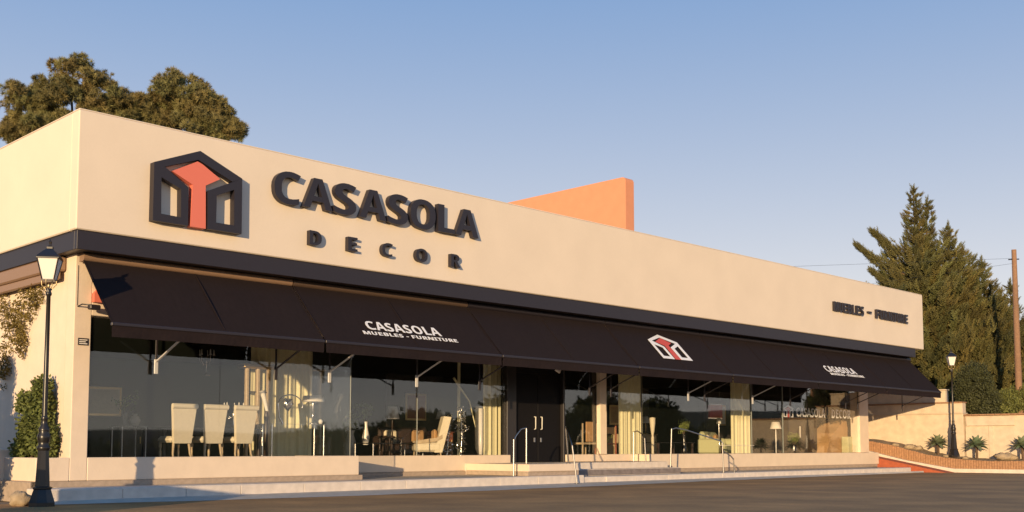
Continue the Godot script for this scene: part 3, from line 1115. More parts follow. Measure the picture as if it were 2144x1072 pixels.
func pine(label: String, base: Vector3, lobes: Array, seed_: int) -> void:
	var t := thing("pine_tree", label, "pine tree", Vector3.ZERO, 0.0, "umbrella pines behind the shop")
	rng.seed = seed_
	var fork := base + Vector3(0.3, 9.5, 0.2)
	var s := mk()
	tube(s, [base, base + Vector3(0.15, 4.0, 0.1), base + Vector3(0.1, 7.5, 0.0), fork], 0.34, 0.20, 10)
	for l in lobes:
		var c := Vector3(l[0], l[1], l[2])
		tube(s, [fork - Vector3(0, rng.randf() * 1.2, 0), fork.lerp(c, 0.5) + Vector3(0, -0.35, 0), c - Vector3(0, l[4] * 0.35, 0)], 0.11, 0.03, 6)
	put(s, "trunk", M.bark, t)
	var trs := []
	var cols := []
	for l in lobes:
		var c := Vector3(l[0], l[1], l[2])
		var r := Vector3(l[3], l[4], l[3])
		# each lobe is a heap of smaller puffs, so light and dark clumps show
		for q in int(11 + l[3] * 15):
			var dir := Vector3(rng.randfn(), rng.randfn() * 0.9 + 0.25, rng.randfn()).normalized()
			var pc := c + dir * r * rng.randf_range(0.50, 0.98)
			var pr: float = rng.randf_range(0.17, 0.36)
			var tone: float = rng.randf_range(0.75, 1.2)
			var warm: float = rng.randf()
			for k in 42:
				var d := Vector3(rng.randfn(), rng.randfn() + 0.3, rng.randfn()).normalized()
				var pos := pc + d * pr * Vector3(1.15, 0.8, 1.15) * pow(rng.randf(), 0.4)
				trs.append(Transform3D(facing(d + Vector3(0, 0.5, 0), rng.randf() * TAU).scaled(Vector3.ONE * rng.randf_range(0.14, 0.24)), pos))
				var v: float = tone * rng.randf_range(0.8, 1.2)
				cols.append(Color(v * (0.9 + 0.25 * warm), v, v * 0.9))
	scatter(t, "crown", needle_tuft(), M.pine_leaf, trs, cols)

func cypress(label: String, base: Vector3, tips: Array, spread: float, seed_: int, reach := [], slim := 0.18, low := 1.2) -> void:
	var t := thing("cypress_tree", label, "cypress tree", Vector3.ZERO, 0.0, "cypresses beyond the boundary wall")
	rng.seed = seed_
	var trs := []
	var cols := []
	var s := mk()
	for ti in tips.size():
		var tip: Vector3 = tips[ti]
		var foot := base + Vector3(rng.randf_range(-0.2, 0.2), 0, rng.randf_range(-0.2, 0.2))
		var h0: float = low if ti == 0 else tip.y * 0.45
		tube(s, [foot, foot.lerp(tip, 0.4) * Vector3(1, 1, 1), foot.lerp(tip, 0.98)], 0.22, 0.02, 8)
		var h := h0
		var az := rng.randf() * TAU
		while h < tip.y - 0.1:
			var f: float = (h - foot.y) / (tip.y - foot.y)
			var left: float = tip.y - h
			var rad: float = spread * (1.0 - exp(-left * 0.42)) * (0.75 + 0.25 * sin(f * 5.0 + ti)) + 0.04
			if left < 3.6:
				rad = minf(rad, 0.12 + left * slim)
			rad *= rng.randf_range(0.72, 1.12)
			az += 2.4 + rng.randf_range(-0.5, 0.5)
			var out := Vector3(cos(az), 0, sin(az))
			var o := foot.lerp(tip, f)
			var rise: float = rng.randf_range(0.45, 0.9)
			var tone: float = rng.randf_range(0.55, 1.3)
			var warm: float = rng.randf()
			branch(trs, cols, o, out, rad, rise, tone, warm)
			h += lerpf(0.045, 0.075, clampf(1.0 - left / 3.0, 0, 1)) * (1.0 if ti == 0 else 1.1)
		for k in 14:
			var fp := foot.lerp(tip, 1.0 - k * 0.006)
			trs.append(Transform3D(facing(Vector3(rng.randfn() * 0.25, 1, rng.randfn() * 0.25), rng.randf() * TAU).scaled(Vector3.ONE * rng.randf_range(0.22, 0.36)), fp))
			cols.append(Color(1, 1, 1))
	for r in reach:
		var from: Vector3 = r[0]
		var to: Vector3 = r[1]
		tube(s, [from, from.lerp(to, 0.55) + Vector3(0, -0.12, 0), to], 0.06, 0.01, 6)
		for k in 190:
			var f: float = pow(rng.randf(), 0.6)
			var p := from.lerp(to, f) + Vector3(0, -0.5 * sin(f * PI) * 0.4, 0) + Vector3(rng.randfn(), rng.randfn(), rng.randfn()) * 0.24 * (1.08 - f)
			trs.append(Transform3D(facing((to - from).normalized() + Vector3(rng.randfn() * 0.3, 0.55, rng.randfn() * 0.3), rng.randf() * TAU).scaled(Vector3.ONE * rng.randf_range(0.26, 0.46)), p))
			var v: float = rng.randf_range(0.75, 1.2)
			cols.append(Color(v * 1.05, v, v * 0.9))
	put(s, "trunk", M.bark, t)
	scatter(t, "crown", cypress_spray(), M.cypress_leaf, trs, cols)

func branch(trs: Array, cols: Array, o: Vector3, out: Vector3, rad: float, rise: float, tone: float, warm: float) -> void:
	var n := int(4 + rad * 17)
	for k in n:
		var f: float = pow((k + rng.randf()) / n, 0.65)
		var p := o + out * rad * f + Vector3(0, rad * rise * f * f - 0.1 * f, 0) + Vector3(rng.randfn(), rng.randfn() * 0.7, rng.randfn()) * (0.04 + 0.055 * rad * (1.0 - f * 0.5))
		var d := out * 0.8 + Vector3(rng.randfn() * 0.3, rise * f * 1.2 + 0.25, rng.randfn() * 0.3)
		trs.append(Transform3D(facing(d, rng.randf() * TAU).scaled(Vector3.ONE * rng.randf_range(0.30, 0.50) * clampf(0.55 + rad * 0.35, 0.5, 1.0)), p))
		var v: float = tone * rng.randf_range(0.85, 1.15)
		cols.append(Color(v * (0.92 + 0.3 * warm), v, v * (0.85 - 0.1 * warm)))

func bush(called: String, label: String, category: String, parts: Array, n: int, size: float, m: Material, seed_: int, tint := Color(1, 1, 1), stem := true) -> void:
	var t := thing(called, label, category)
	rng.seed = seed_
	var trs := []
	var cols := []
	var s := mk()
	for p in parts:
		var c := Vector3(p[0], p[1], p[2])
		var r := Vector3(p[3], p[4], p[5])
		if stem:
			tube(s, [Vector3(c.x, maxf(0.0, c.y - r.y - 0.4), c.z), c], 0.05, 0.02, 6)
		for q in int(n * r.x * r.y * 4.0 + 20):
			var d := Vector3(rng.randfn(), rng.randfn(), rng.randfn()).normalized()
			var pos := c + d * r * pow(rng.randf(), 0.45)
			trs.append(Transform3D(facing(d + Vector3(0, 0.4, 0), rng.randf() * TAU).scaled(Vector3.ONE * size * rng.randf_range(0.7, 1.3)), pos))
			var v: float = rng.randf_range(0.6, 1.35)
			cols.append(Color(v, v, v * 0.9) * tint)
	if stem:
		put(s, "stem", M.bark, t)
	scatter(t, "foliage", leaf_cluster(), m, trs, cols)

func plants() -> void:
	pine("left, broader umbrella pine standing behind the shop roof", Vector3(9.2, 0, -22.2), [[9.07, 14.99, -21.95, 1.31, 0.77], [8.15, 14.13, -22.97, 1.24, 0.66], [9.95, 14.26, -21.15, 1.13, 0.80], [10.57, 13.95, -20.56, 0.66, 0.55], [7.86, 13.22, -23.37, 0.84, 0.51], [9.01, 13.84, -22.15, 1.73, 0.88], [7.52, 12.80, -23.76, 0.47, 0.33], [9.62, 13.22, -21.60, 1.64, 0.73], [8.7, 12.9, -22.4, 1.3, 0.7]], 21)
	pine("right, rounder umbrella pine behind the shop roof above the emblem", Vector3(12.9, 0, -19.9), [[12.45, 14.67, -20.02, 1.35, 0.90], [11.91, 14.26, -20.60, 0.93, 0.67], [13.10, 14.21, -19.41, 1.08, 0.79], [13.55, 13.9, -18.98, 0.72, 0.58], [13.95, 13.25, -18.6, 0.52, 0.42], [12.89, 13.33, -19.72, 1.50, 0.75], [11.69, 13.52, -20.91, 1.12, 0.67], [13.6, 13.2, -19.0, 0.85, 0.52]], 22)
	cypress("tallest cypress, with two spires and long boughs reaching left over the wall", Vector3(39.95, 0, -3.0), [Vector3(39.65, 12.71, -2.87), Vector3(40.14, 12.17, -2.44)], 2.3, 31, [[Vector3(39.9, 8.6, -3.1), Vector3(38.0, 10.04, -4.82)], [Vector3(39.85, 9.4, -3.1), Vector3(38.5, 10.65, -4.25)], [Vector3(39.9, 8.0, -3.1), Vector3(38.6, 8.9, -4.4)]])
	cypress("blunt topped cypress right behind the tallest one", Vector3(41.2, 0, -1.9), [Vector3(40.86, 11.0, -1.84), Vector3(41.35, 9.9, -1.4)], 2.5, 32, [], 0.36)
	cypress("shorter cypress with slim spire right of the tall ones", Vector3(42.6, 0, -0.7), [Vector3(42.02, 9.46, -0.85), Vector3(42.75, 7.9, -0.35), Vector3(41.7, 8.3, -1.2)], 2.5, 33, [], 0.3)
	cypress("slim far cypress half hidden by the wooden pole", Vector3(51.2, 0, -3.0), [Vector3(51.17, 9.69, -3.0), Vector3(52.6, 9.0, -2.2), Vector3(50.2, 8.0, -3.4)], 2.2, 34)
	bush("garden_bush", "tall dark rounded bush behind the garden wall, right of the far lamp", "bush", [[36.3, 3.3, 0.95, 0.75, 1.1, 0.75], [36.5, 2.6, 1.35, 0.7, 0.7, 0.7]], 900, 0.13, M.shrub_leaf, 41, Color(0.55, 0.5, 0.62))
	bush("garden_bush", "lighter green bush behind the garden wall near the wooden pole", "bush", [[36.9, 2.6, 1.9, 0.6, 0.65, 0.6], [37.4, 2.9, 2.3, 0.5, 0.6, 0.5]], 800, 0.12, M.shrub_leaf, 42, Color(1.3, 1.15, 1.0))
	bush("corner_shrub", "leafy green shrub growing in the planter against the left side wall", "shrub", [[0.06, 1.72, -1.40, 0.18, 0.34, 0.30], [0.0, 1.45, -1.35, 0.2, 0.33, 0.3], [0.05, 1.05, -1.15, 0.2, 0.34, 0.24], [0.0, 1.78, -1.80, 0.18, 0.2, 0.24], [0.0, 1.25, -1.6, 0.2, 0.4, 0.3], [-0.08, 0.92, -1.75, 0.18, 0.24, 0.22], [0.05, 2.05, -1.3, 0.12, 0.16, 0.15]], 1500, 0.12, M.shrub_leaf, 43, Color(1.1, 1.1, 1.0))
	bush("wall_creeper", "brownish creeper hanging down the left side wall below the soffit", "climbing plant", [[0.2, 3.85, -2.2, 0.1, 0.3, 0.45], [0.2, 3.6, -2.7, 0.1, 0.5, 0.5], [0.2, 3.3, -3.1, 0.1, 0.6, 0.35], [0.2, 3.0, -2.75, 0.07, 0.35, 0.2], [0.2, 3.7, -3.8, 0.1, 0.4, 0.5], [0.2, 2.7, -3.6, 0.08, 0.6, 0.3]], 260, 0.085, M.shrub_leaf, 44, Color(1.5, 0.9, 0.6), false)
	# bushes left of the picture, whose shadow falls on the side wall and the kerb
	bush("hedge", "loose hedge beside the shop's left corner, mostly out of the frame", "hedge", [[-3.0, 1.1, -0.9, 0.75, 1.1, 0.75], [-3.3, 1.3, -1.7, 0.8, 1.3, 0.8], [-3.4, 1.7, -2.6, 0.8, 1.6, 0.8], [-3.4, 1.5, -3.6, 0.8, 1.5, 0.8], [-3.0, 2.7, -1.7, 0.35, 0.5, 0.35]], 420, 0.13, M.shrub_leaf, 45)
	agave("left agave, nearest the lamp on its left side", Vector3(34.4, 0.70, 0.24), 0.95, 51, Color(1.2, 1.25, 0.9))
	agave("middle agave, bluish, right of the lamp under the framed panel", Vector3(34.45, 0.60, 1.72), 1.0, 52, Color(0.8, 1.0, 1.0))
	agave("right agave, cut by the picture's right edge", Vector3(34.45, 0.60, 3.42), 0.95, 53, Color(0.85, 1.0, 0.95))
	# a thin crowned tall tree far off towards the sun, which dims the right half of the fascia a little
	bush("distant_tree", "tall thin crowned tree far away across the road to the left", "tree", [[-104.0, 24.6, 85.0, 5.5, 4.0, 5.5], [-101.0, 25.5, 88.0, 4.5, 3.0, 4.5], [-100.0, 23.0, 86.0, 4.0, 3.0, 4.0]], 0, 0.5, M.shrub_leaf, 47)
	# trees across the road, seen only as a dark line mirrored in the windows
	for i in 9:
		rng.seed = 300 + i
		var x := 18.0 + i * 10.5 + rng.randf_range(-2, 2)
		var k: float = [0.35, 0.4, 0.7, 1.2, 1.75, 1.9, 1.8, 1.4, 0.8][i]
		bush("roadside_tree", "dark round tree number %s counted along the far side of the road" % ["one", "two", "three", "four", "five", "six", "seven", "eight", "nine"][i], "tree", [[x, 1.6 * k, 44.0, 3.6, 1.5 * k, 2.2], [x + 3.6, 1.2 * k, 45.0, 3.0, 1.1 * k, 2.0], [x - 3.4, 1.1 * k, 44.5, 3.0, 1.0 * k, 2.0]], 30, 0.75, M.shrub_leaf, 310 + i, Color(0.6, 0.6, 0.6))

# ---------------------------------------------------------------- pole, wires, house
func far_things() -> void:
	var t := thing("utility_pole", "tall weathered wooden utility pole at the right edge", "utility pole")
	var s := mk()
	tube(s, [Vector3(37.43, 0, 2.27), Vector3(37.2, 4.0, 2.36), Vector3(36.9, 8.85, 2.47)], 0.16, 0.095, 10)
	put(s, "pole", M.pole, t)
	s = mk()
	tube(s, [Vector3(36.75, 8.45, 2.3), Vector3(37.05, 8.47, 2.6)], 0.025, 0.025, 6)
	put(s, "insulator_arm", M.lamp_black, t)
	copy_of(t, "utility_pole", "wooden utility pole across the road, mirrored in the far right window", Vector3(74, 0, 40))
	for k in 2:
		s = mk()
		var pts := []
		var to: Vector3 = Vector3(-30, 8.9, -60) if k == 0 else Vector3(30, 9.5, -60)
		for i in 17:
			var f := i / 16.0
			pts.append(Vector3(36.9, 8.5 - k * 0.2, 2.45).lerp(to, f) - Vector3(0, 1.4 * sin(f * PI), 0))
		tube(s, pts, 0.0045, 0.0045, 4)
		tag(put(s, "overhead_wire", M.lamp_black), "thin wire from the wooden pole toward the %s roof line" % ["middle of the", "right part of the"][k], "wire", "overhead wires")
	var h := thing("far_house", "orange plastered house with tiled roof behind the pole at the right edge", "house", Vector3(66, 0, -6), 0.3)
	s = mk()
	box(s, Vector3(-4, 0, -5), Vector3(4, 7.0, 5), 0.03)
	put(s, "wall", M.brick, h)
	s = mk()
	prism(s, v2([-4.6, 7.0, 4.6, 7.0, 0, 9.2]), -5.4, 5.4)
	put(s, "roof", M.tile, h)
	for z in [-2.4, 0.0, 2.4]:
		for y in [1.2, 4.2]:
			s = mk()
			box(s, Vector3(-4.03, y, z - 0.5), Vector3(-3.98, y + 1.4, z + 0.5), 0.01)
			put(s, "window", M.frame, h)

# ---------------------------------------------------------------- small things on the facade
func fittings() -> void:
	var s := mk()
	prism(s, v2([0.60, 3.60, 0.86, 3.60, 0.86, 3.72, 0.79, 3.84, 0.67, 3.84, 0.60, 3.76]), -0.60, -0.50)
	tag(put(s, "alarm_box", M.sign_red), "small red alarm box on the left pilaster beside the awning edge", "alarm")
	var t := thing("wall_spotlight", "small grey floodlight on a bracket on the left pilaster", "floodlight")
	s = mk()
	tube(s, [Vector3(0.34, 3.50, -0.6), Vector3(0.36, 3.53, -0.46), Vector3(0.48, 3.52, -0.38)], 0.012, 0.012, 6)
	put(s, "bracket", M.lamp_black, t)
	s = mk()
	box(s, Vector3(0.46, 3.44, -0.48), Vector3(0.66, 3.53, -0.34), 0.02)
	put(s, "housing", M.trim, t)
	s = mk()
	tube(s, [Vector3(0.33, 4.25, -0.597), Vector3(0.33, 3.52, -0.597)], 0.006, 0.006, 5)
	put(s, "cable", M.trim, t)
	t = thing("wall_plaque", "small square dark plaque on the pilaster left of the big window", "plaque")
	s = mk()
	box(s, Vector3(0.36, 2.80, -0.599), Vector3(0.55, 2.93, -0.585), 0.003)
	put(s, "plate", M.trim, t)
	s = mk()
	for r in 3:
		box(s, Vector3(0.38, 2.82 + r * 0.034, -0.584), Vector3(0.53 - 0.03 * (r % 2), 2.838 + r * 0.034, -0.5825), 0.0)
	put(s, "plate_marks", M.opal, t)
	for i in 3:
		var at: Vector3 = [Vector3(13.45, 3.02, -0.9), Vector3(15.75, 3.20, 0.1), Vector3(0.12, 4.40, -1.6)][i]
		var l: String = ["bright little spotlight hanging above the black doors", "small white spotlight at the awning edge left of the printed emblem", "tiny pale spotlight under the left side soffit above the lamp"][i]
		t = thing("spotlight", l, "spotlight", at, 0.0, "small spotlights under the awnings and soffit")
		s = mk()
		tube(s, [Vector3(0, 0.02, 0), Vector3(0.10, -0.05, 0.08)], 0.05, 0.06, 10)
		put(s, "head", M.opal, t)
		s = mk()
		tube(s, [Vector3(0, 0.0, 0), Vector3(0, 4.47 - at.y if i != 1 else 0.06, 0)], 0.008, 0.008, 6)
		put(s, "rod", M.trim, t)
	s = mk()
	blob(s, Vector3.ZERO, Vector3(0.17, 0.13, 0.15), 0.3, 8, 71)
	var o := put(s, "boulder", M.stone)
	o.position = Vector3(-1.0, 0.10, 0.55)
	tag(o, "pale boulder on the ground left of the near lamp foot", "boulder")
	# unseen low wall, added on the left to shade the road and kerb
	s = mk()
	box(s, Vector3(-3.8, -0.02, 2.45), Vector3(-3.55, 0.95, 4.6), 0.02)
	tag(put(s, "shade_wall_low", M.garden_wall), "low cream wall added out of view on the left to shade the kerb", "wall")

# ---------------------------------------------------------------- the shop's display
const FL := 0.62

func dining_chair() -> Node3D:
	var t := thing("dining_chair", "left dining chair with cream rolled back in the big left window", "chair", Vector3(3.05, FL, -1.75), 0.0, "cream dining chairs in the left window")
	var s := mk()
	box(s, Vector3(-0.25, 0.43, -0.52), Vector3(0.25, 0.56, 0.02), 0.05)
	put(s, "seat", M.linen, t)
	s = mk()
	prism(s, v2([-0.19, 0.42, 0.19, 0.42, 0.225, 0.8, 0.262, 1.17, -0.262, 1.17, -0.225, 0.8]), -0.03, 0.06, Transform3D(Basis(Vector3.RIGHT, 0.09), Vector3.ZERO))
	put(s, "backrest", M.linen, t)
	s = mk()
	tube(s, [Vector3(-0.275, 1.17, 0.155), Vector3(0.275, 1.17, 0.155)], 0.055, 0.055, 12)
	put(s, "rolled_top", M.linen, t)
	for x in [-1, 1]:
		s = mk()
		tube(s, [Vector3(x * 0.17, 0.43, 0.03), Vector3(x * 0.19, 0.2, 0.05), Vector3(x * 0.21, 0.0, 0.14)], 0.03, 0.016, 8)
		put(s, "leg", M.pale_wood, t)
		s = mk()
		lathe(s, [0.03, 0.44, 0.032, 0.36, 0.02, 0.30, 0.028, 0.24, 0.014, 0.0], 8, Vector3(x * 0.2, 0, -0.46))
		put(s, "leg", M.pale_wood, t)
	return t

func curtain(label: String, x0: float, x1: float, z: float, top := 3.4) -> void:
	var s := mk()
	s.set_smooth_group(1)
	var n := int((x1 - x0) * 60)
	for i in n:
		for side in [1.0, -1.0]:
			var p := []
			for e in [[0, FL + 0.02], [1, FL + 0.02], [1, top], [0, top]]:
				var x: float = lerpf(x0, x1, float(i + e[0]) / n)
				var zz: float = z + 0.022 * sin(x * 31.0) + 0.012 * sin(x * 53.0 + 1.0)
				p.append(Vector3(x, e[1], zz + side * 0.002))
			quad(s, p[0], p[1], p[2], p[3], Vector3(0, 0, side))
	s.set_smooth_group(-1)
	tag(put(s, "curtain", M.curtain), label, "curtain", "pale curtains behind the shop windows")

func candelabra(called: String, label: String, at: Vector3, h: float, r: float, arms: int, up: bool) -> void:
	var t := thing(called, label, "candelabra" if up else "chandelier", at)
	var s := mk()
	lathe(s, [0.0, 0.0, 0.09, 0.0, 0.09, 0.015, 0.03, 0.03, 0.012, 0.08, 0.012, h * 0.5, 0.025, h * 0.55, 0.01, h * 0.62, 0.015, h, 0.0, h], 10)
	put(s, "stem", M.silver, t)
	for k in arms:
		var d := Vector3(cos(TAU * k / arms + 0.3), 0, sin(TAU * k / arms + 0.3))
		s = mk()
		tube(s, [Vector3(0, h * 0.5, 0), d * r * 0.5 + Vector3(0, h * 0.42, 0), d * r + Vector3(0, h * 0.6, 0), d * r + Vector3(0, h * 0.85, 0)], 0.010, 0.008, 6)
		put(s, "arm", M.silver, t)
		s = mk()
		lathe(s, [0.0, -0.02, 0.035, 0.0, 0.015, 0.02, 0.012, 0.10, 0.0, 0.13], 8, d * r + Vector3(0, h * 0.85, 0))
		put(s, "candle_cup", M.ceramic, t)

func table_frame(called: String, label: String, at: Vector3, w: float, d: float, h: float, m: Material, topm: Material, th := 0.025) -> void:
	var t := thing(called, label, "table", at)
	var s := mk()
	box(s, Vector3(-w / 2, h - 0.025, -d / 2), Vector3(w / 2, h, d / 2), 0.004)
	put(s, "tabletop", topm, t)
	for x in [-1, 1]:
		for z in [-1, 1]:
			s = mk()
			box(s, Vector3(x * (w / 2 - th) - th / 2, 0, z * (d / 2 - th) - th / 2), Vector3(x * (w / 2 - th) + th / 2, h - 0.026, z * (d / 2 - th) + th / 2), 0.003)
			put(s, "leg", m, t)
	s = mk()
	for z in [-1, 1]:
		box(s, Vector3(-w / 2 + th, 0.05, z * (d / 2 - th) - th / 2 + 0.001), Vector3(w / 2 - th, 0.05 + th, z * (d / 2 - th) + th / 2 - 0.001), 0.002)
	put(s, "stretcher", m, t)

func table_lamp(label: String, at: Vector3, h: float, r0: float, r1: float, sh: float, m: Material) -> void:
	var t := thing("table_lamp", label, "lamp", at)
	var s := mk()
	lathe(s, [0.0, 0.0, 0.09, 0.0, 0.09, 0.02, 0.02, 0.05, 0.018, h * 0.5, 0.03, h * 0.55, 0.014, h], 12)
	put(s, "lamp_stand", m, t)
	s = mk()
	lathe(s, [r0, h - 0.02, r1, h - 0.02 + sh, r1 - 0.006, h - 0.02 + sh, r0 - 0.006, h - 0.02], 20)
	put(s, "lamp_shade", M.ceramic, t)

func vase(label: String, at: Vector3, prof: Array, m: Material, stems := 0, seed_ := 1) -> void:
	var t := thing("vase", label, "vase", at)
	var s := mk()
	lathe(s, prof, 16)
	put(s, "vase_body", m, t)
	if stems:
		rng.seed = seed_
		var top: float = prof[prof.size() - 1]
		var trs := []
		var cols := []
		s = mk()
		for k in stems:
			var d := Vector3(rng.randfn() * 0.5, 1.6, rng.randfn() * 0.5).normalized()
			var l: float = rng.randf_range(0.2, 0.5)
			tube(s, [Vector3(0, top - 0.1, 0), Vector3(0, top, 0) + d * l], 0.006, 0.004, 5)
			for q in 7:
				trs.append(Transform3D(facing(d, rng.randf() * TAU).scaled(Vector3.ONE * 0.07), Vector3(0, top, 0) + d * l * rng.randf_range(0.6, 1.0) + Vector3(rng.randfn(), rng.randfn(), rng.randfn()) * 0.05))
				var v: float = rng.randf_range(0.8, 3.0)
				cols.append(Color(v, v, v * 0.8))
		put(s, "stems", M.bark, t)
		scatter(t, "flowers", leaf_cluster(), M.shrub_leaf, trs, cols)

func interior() -> void:
	var c := dining_chair()
	copy_of(c, "dining_chair", "middle dining chair with cream rolled back in the big left window", Vector3(3.76, FL, -1.75))
	copy_of(c, "dining_chair", "right dining chair with cream rolled back, before the candelabra", Vector3(4.48, FL, -1.75))
	table_frame("dining_table", "dark dining table behind the three cream chairs", Vector3(4.2, FL, -2.9), 2.4, 1.0, 0.75, M.dark_wood, M.black_lacquer, 0.06)
	candelabra("candelabra", "silver candelabra on the dining table behind the chairs", Vector3(4.95, FL + 0.752, -2.9), 0.55, 0.22, 5, true)
	candelabra("chandelier", "small crystal chandelier hanging in the left window", Vector3(4.42, 2.55, -3.2), 0.55, 0.16, 5, false)
	table_frame("side_table", "open white metal cube side table at the left end of the window", Vector3(2.55, FL, -3.0), 0.56, 0.5, 0.78, M.ceramic, M.crystal, 0.02)
	vase("slim clear vases on the white cube side table", Vector3(2.45, FL + 0.782, -3.0), [0.0, 0.0, 0.05, 0.0, 0.03, 0.08, 0.06, 0.2, 0.055, 0.26], M.crystal, 4, 61)
	# gilt cabinet and tall curtains
	var t := thing("display_cabinet", "tall gilt framed display cabinet before the left curtain", "cabinet", Vector3(5.78, FL, -3.25))
	for x in [-0.36, 0.0, 0.36]:
		var s0 := mk()
		box(s0, Vector3(x * 0.8 - 0.035, 0, -0.05), Vector3(x * 0.8 + 0.035, 2.16, 0.05), 0.01)
		put(s0, "upright", M.pale_wood, t)
	var s := mk()
	box(s, Vector3(-0.42, 2.162, -0.2), Vector3(0.42, 2.26, 0.1), 0.02)
	put(s, "cornice", M.gilt, t)
	for y in [0.06, 0.85, 1.6]:
		s = mk()
		box(s, Vector3(-0.26, y, -0.2), Vector3(0.26, y + 0.03, 0.0), 0.004)
		put(s, "shelf", M.dark_wood, t)
	curtain("wide pale curtain behind the gilt cabinet in the left window", 5.78, 7.5, -3.55)
	table_frame("console_table", "glass console table in front of the wide left curtain", Vector3(6.55, FL, -2.9), 1.5, 0.45, 0.88, M.silver, M.crystal, 0.03)
	table_lamp("table lamp with flat cream shade on the glass console", Vector3(7.05, FL + 0.882, -2.85), 0.55, 0.27, 0.24, 0.14, M.silver)
	vase("white ball ornament at the right end of the glass console", Vector3(7.24, FL + 0.882, -2.8), [0.0, 0.0, 0.035, 0.01, 0.055, 0.06, 0.035, 0.11, 0.0, 0.12], M.ceramic)
	t = thing("arched_sculpture", "silver arched sculpture on the glass console before the curtain", "sculpture", Vector3(6.35, FL + 0.882, -2.9))
	s = mk()
	var pts := []
	for i in 13:
		var a := PI * 1.05 * i / 12.0
		pts.append(Vector3(-0.34 * cos(a) + 0.1, 0.42 + 0.26 * sin(a), 0))
	tube(s, pts, 0.02, 0.012, 8)
	tube(s, [pts[0], Vector3(-0.2, 0.15, 0), Vector3(-0.1, 0.0, 0)], 0.02, 0.03, 8)
	put(s, "arch", M.silver, t)
	s = mk()
	blob(s, Vector3(0.02, 0.46, 0), Vector3(0.12, 0.13, 0.08), 0.4, 8, 62)
	put(s, "knot", M.silver, t)
	t = thing("tall_sculpture", "slim pale standing sculpture left of the glass console", "sculpture", Vector3(5.55, FL, -2.5))
	s = mk()
	lathe(s, [0.0, 0, 0.13, 0, 0.13, 0.04, 0.05, 0.08, 0.04, 0.9, 0.06, 1.0, 0.03, 1.15], 12)
	put(s, "pedestal", M.dark_wood, t)
	s = mk()
	tube(s, [Vector3(0.02, 1.15, 0), Vector3(-0.04, 1.35, 0), Vector3(-0.14, 1.6, 0.02)], 0.035, 0.06, 10)
	put(s, "figure", M.ceramic, t)
	# middle window
	table_frame("coffee_table", "low dark coffee table with pale rim left of the armchair", Vector3(9.9, FL, -3.5), 1.7, 0.8, 0.45, M.steel, M.black_lacquer, 0.03)
	vase("flower vase on a stand behind the low coffee table", Vector3(9.9, FL + 0.4, -4.5), [0.0, 0.0, 0.07, 0.0, 0.10, 0.2, 0.04, 0.5, 0.05, 0.62], M.ceramic, 12, 63)
	table_frame("small_table", "small dark table carrying the slanted shade lamp", Vector3(10.75, FL, -4.5), 0.5, 0.5, 0.6, M.dark_wood, M.black_lacquer, 0.04)
	table_lamp("table lamp with tall cream shade behind the armchair", Vector3(10.8, FL + 0.602, -4.5), 0.52, 0.19, 0.13, 0.34, M.dark_wood)
	t = thing("armchair", "cream armchair with raked back right of the coffee table", "armchair", Vector3(10.75, FL, -3.0), -0.6)
	s = mk()
	box(s, Vector3(-0.36, 0.22, -0.35), Vector3(0.34, 0.46, 0.35), 0.05)
	put(s, "seat", M.linen, t)
	s = mk()
	prism(s, v2([0.16, 0.2, 0.36, 0.2, 0.60, 1.12, 0.40, 1.14]), -0.34, 0.34)
	put(s, "backrest", M.linen, t)
	for z in [-0.36, 0.28]:
		s = mk()
		prism(s, v2([-0.34, 0.5, 0.2, 0.58, 0.36, 0.66, 0.36, 0.56, 0.2, 0.48, -0.34, 0.42]), z, z + 0.08)
		put(s, "armrest", M.pale_wood, t)
	for x in [-0.3, 0.32]:
		for z in [-0.3, 0.3]:
			s = mk()
			tube(s, [Vector3(x, 0.22, z), Vector3(x * 1.06, 0, z)], 0.025, 0.018, 8)
			put(s, "leg", M.pale_wood, t)
	s = mk()
	box(s, Vector3(0.12, 0.5, -0.12), Vector3(0.26, 0.8, 0.12), 0.05)
	put(s, "cushion", M.tan, t)
	# silver tree sculptures
	for k in 2:
		rng.seed = 80 + k
		t = thing("silver_tree", ["shorter leafy silver branch ornament right of the armchair", "taller leafy silver branch ornament beside the slim curtain"][k], "sculpture", Vector3(11.45 + k * 0.5, FL, -3.0), 0.0, "silver branch ornaments in the middle window")
		s = mk()
		var h: float = 1.15 + k * 0.2
		tube(s, [Vector3.ZERO, Vector3(0.04, h * 0.5, 0), Vector3(-0.02, h, 0)], 0.02, 0.008, 6)
		lathe(s, [0.0, 0, 0.12, 0, 0.12, 0.02, 0.02, 0.04], 12)
		put(s, "trunk", M.silver, t)
		var trs := []
		var cols := []
		for q in 60:
			var f := rng.randf()
			trs.append(Transform3D(facing(Vector3(rng.randfn(), 0.6, rng.randfn()), rng.randf() * TAU).scaled(Vector3.ONE * 0.08), Vector3(rng.randfn() * 0.07, 0.15 + f * (h - 0.1), rng.randfn() * 0.07)))
			cols.append(Color(1, 1, 1))
		scatter(t, "leaves", leaf_cluster(), M.silver.duplicate(), trs, cols)
	curtain("slim pale curtain strip beside the silver branch ornaments", 11.98, 12.12, -3.2)
	vase("very tall clear glass vase left of the door, holding a white column", Vector3(12.45, FL, -2.75), [0.0, 0.02, 0.10, 0.02, 0.12, 0.06, 0.04, 0.09, 0.08, 0.13, 0.15, 0.3, 0.16, 0.8, 0.15, 1.45], M.crystal)
	vase("white cylinder standing inside the tall clear glass vase", Vector3(12.45, FL + 0.14, -2.75), [0.0, 0.0, 0.05, 0.0, 0.06, 0.3, 0.06, 1.25, 0.0, 1.25], M.ceramic)
	t = thing("bright_branch", "slanting yellow dried stem leaning out above the tall glass vase", "dried stem", Vector3(12.3, 1.9, -3.0))
	s = mk()
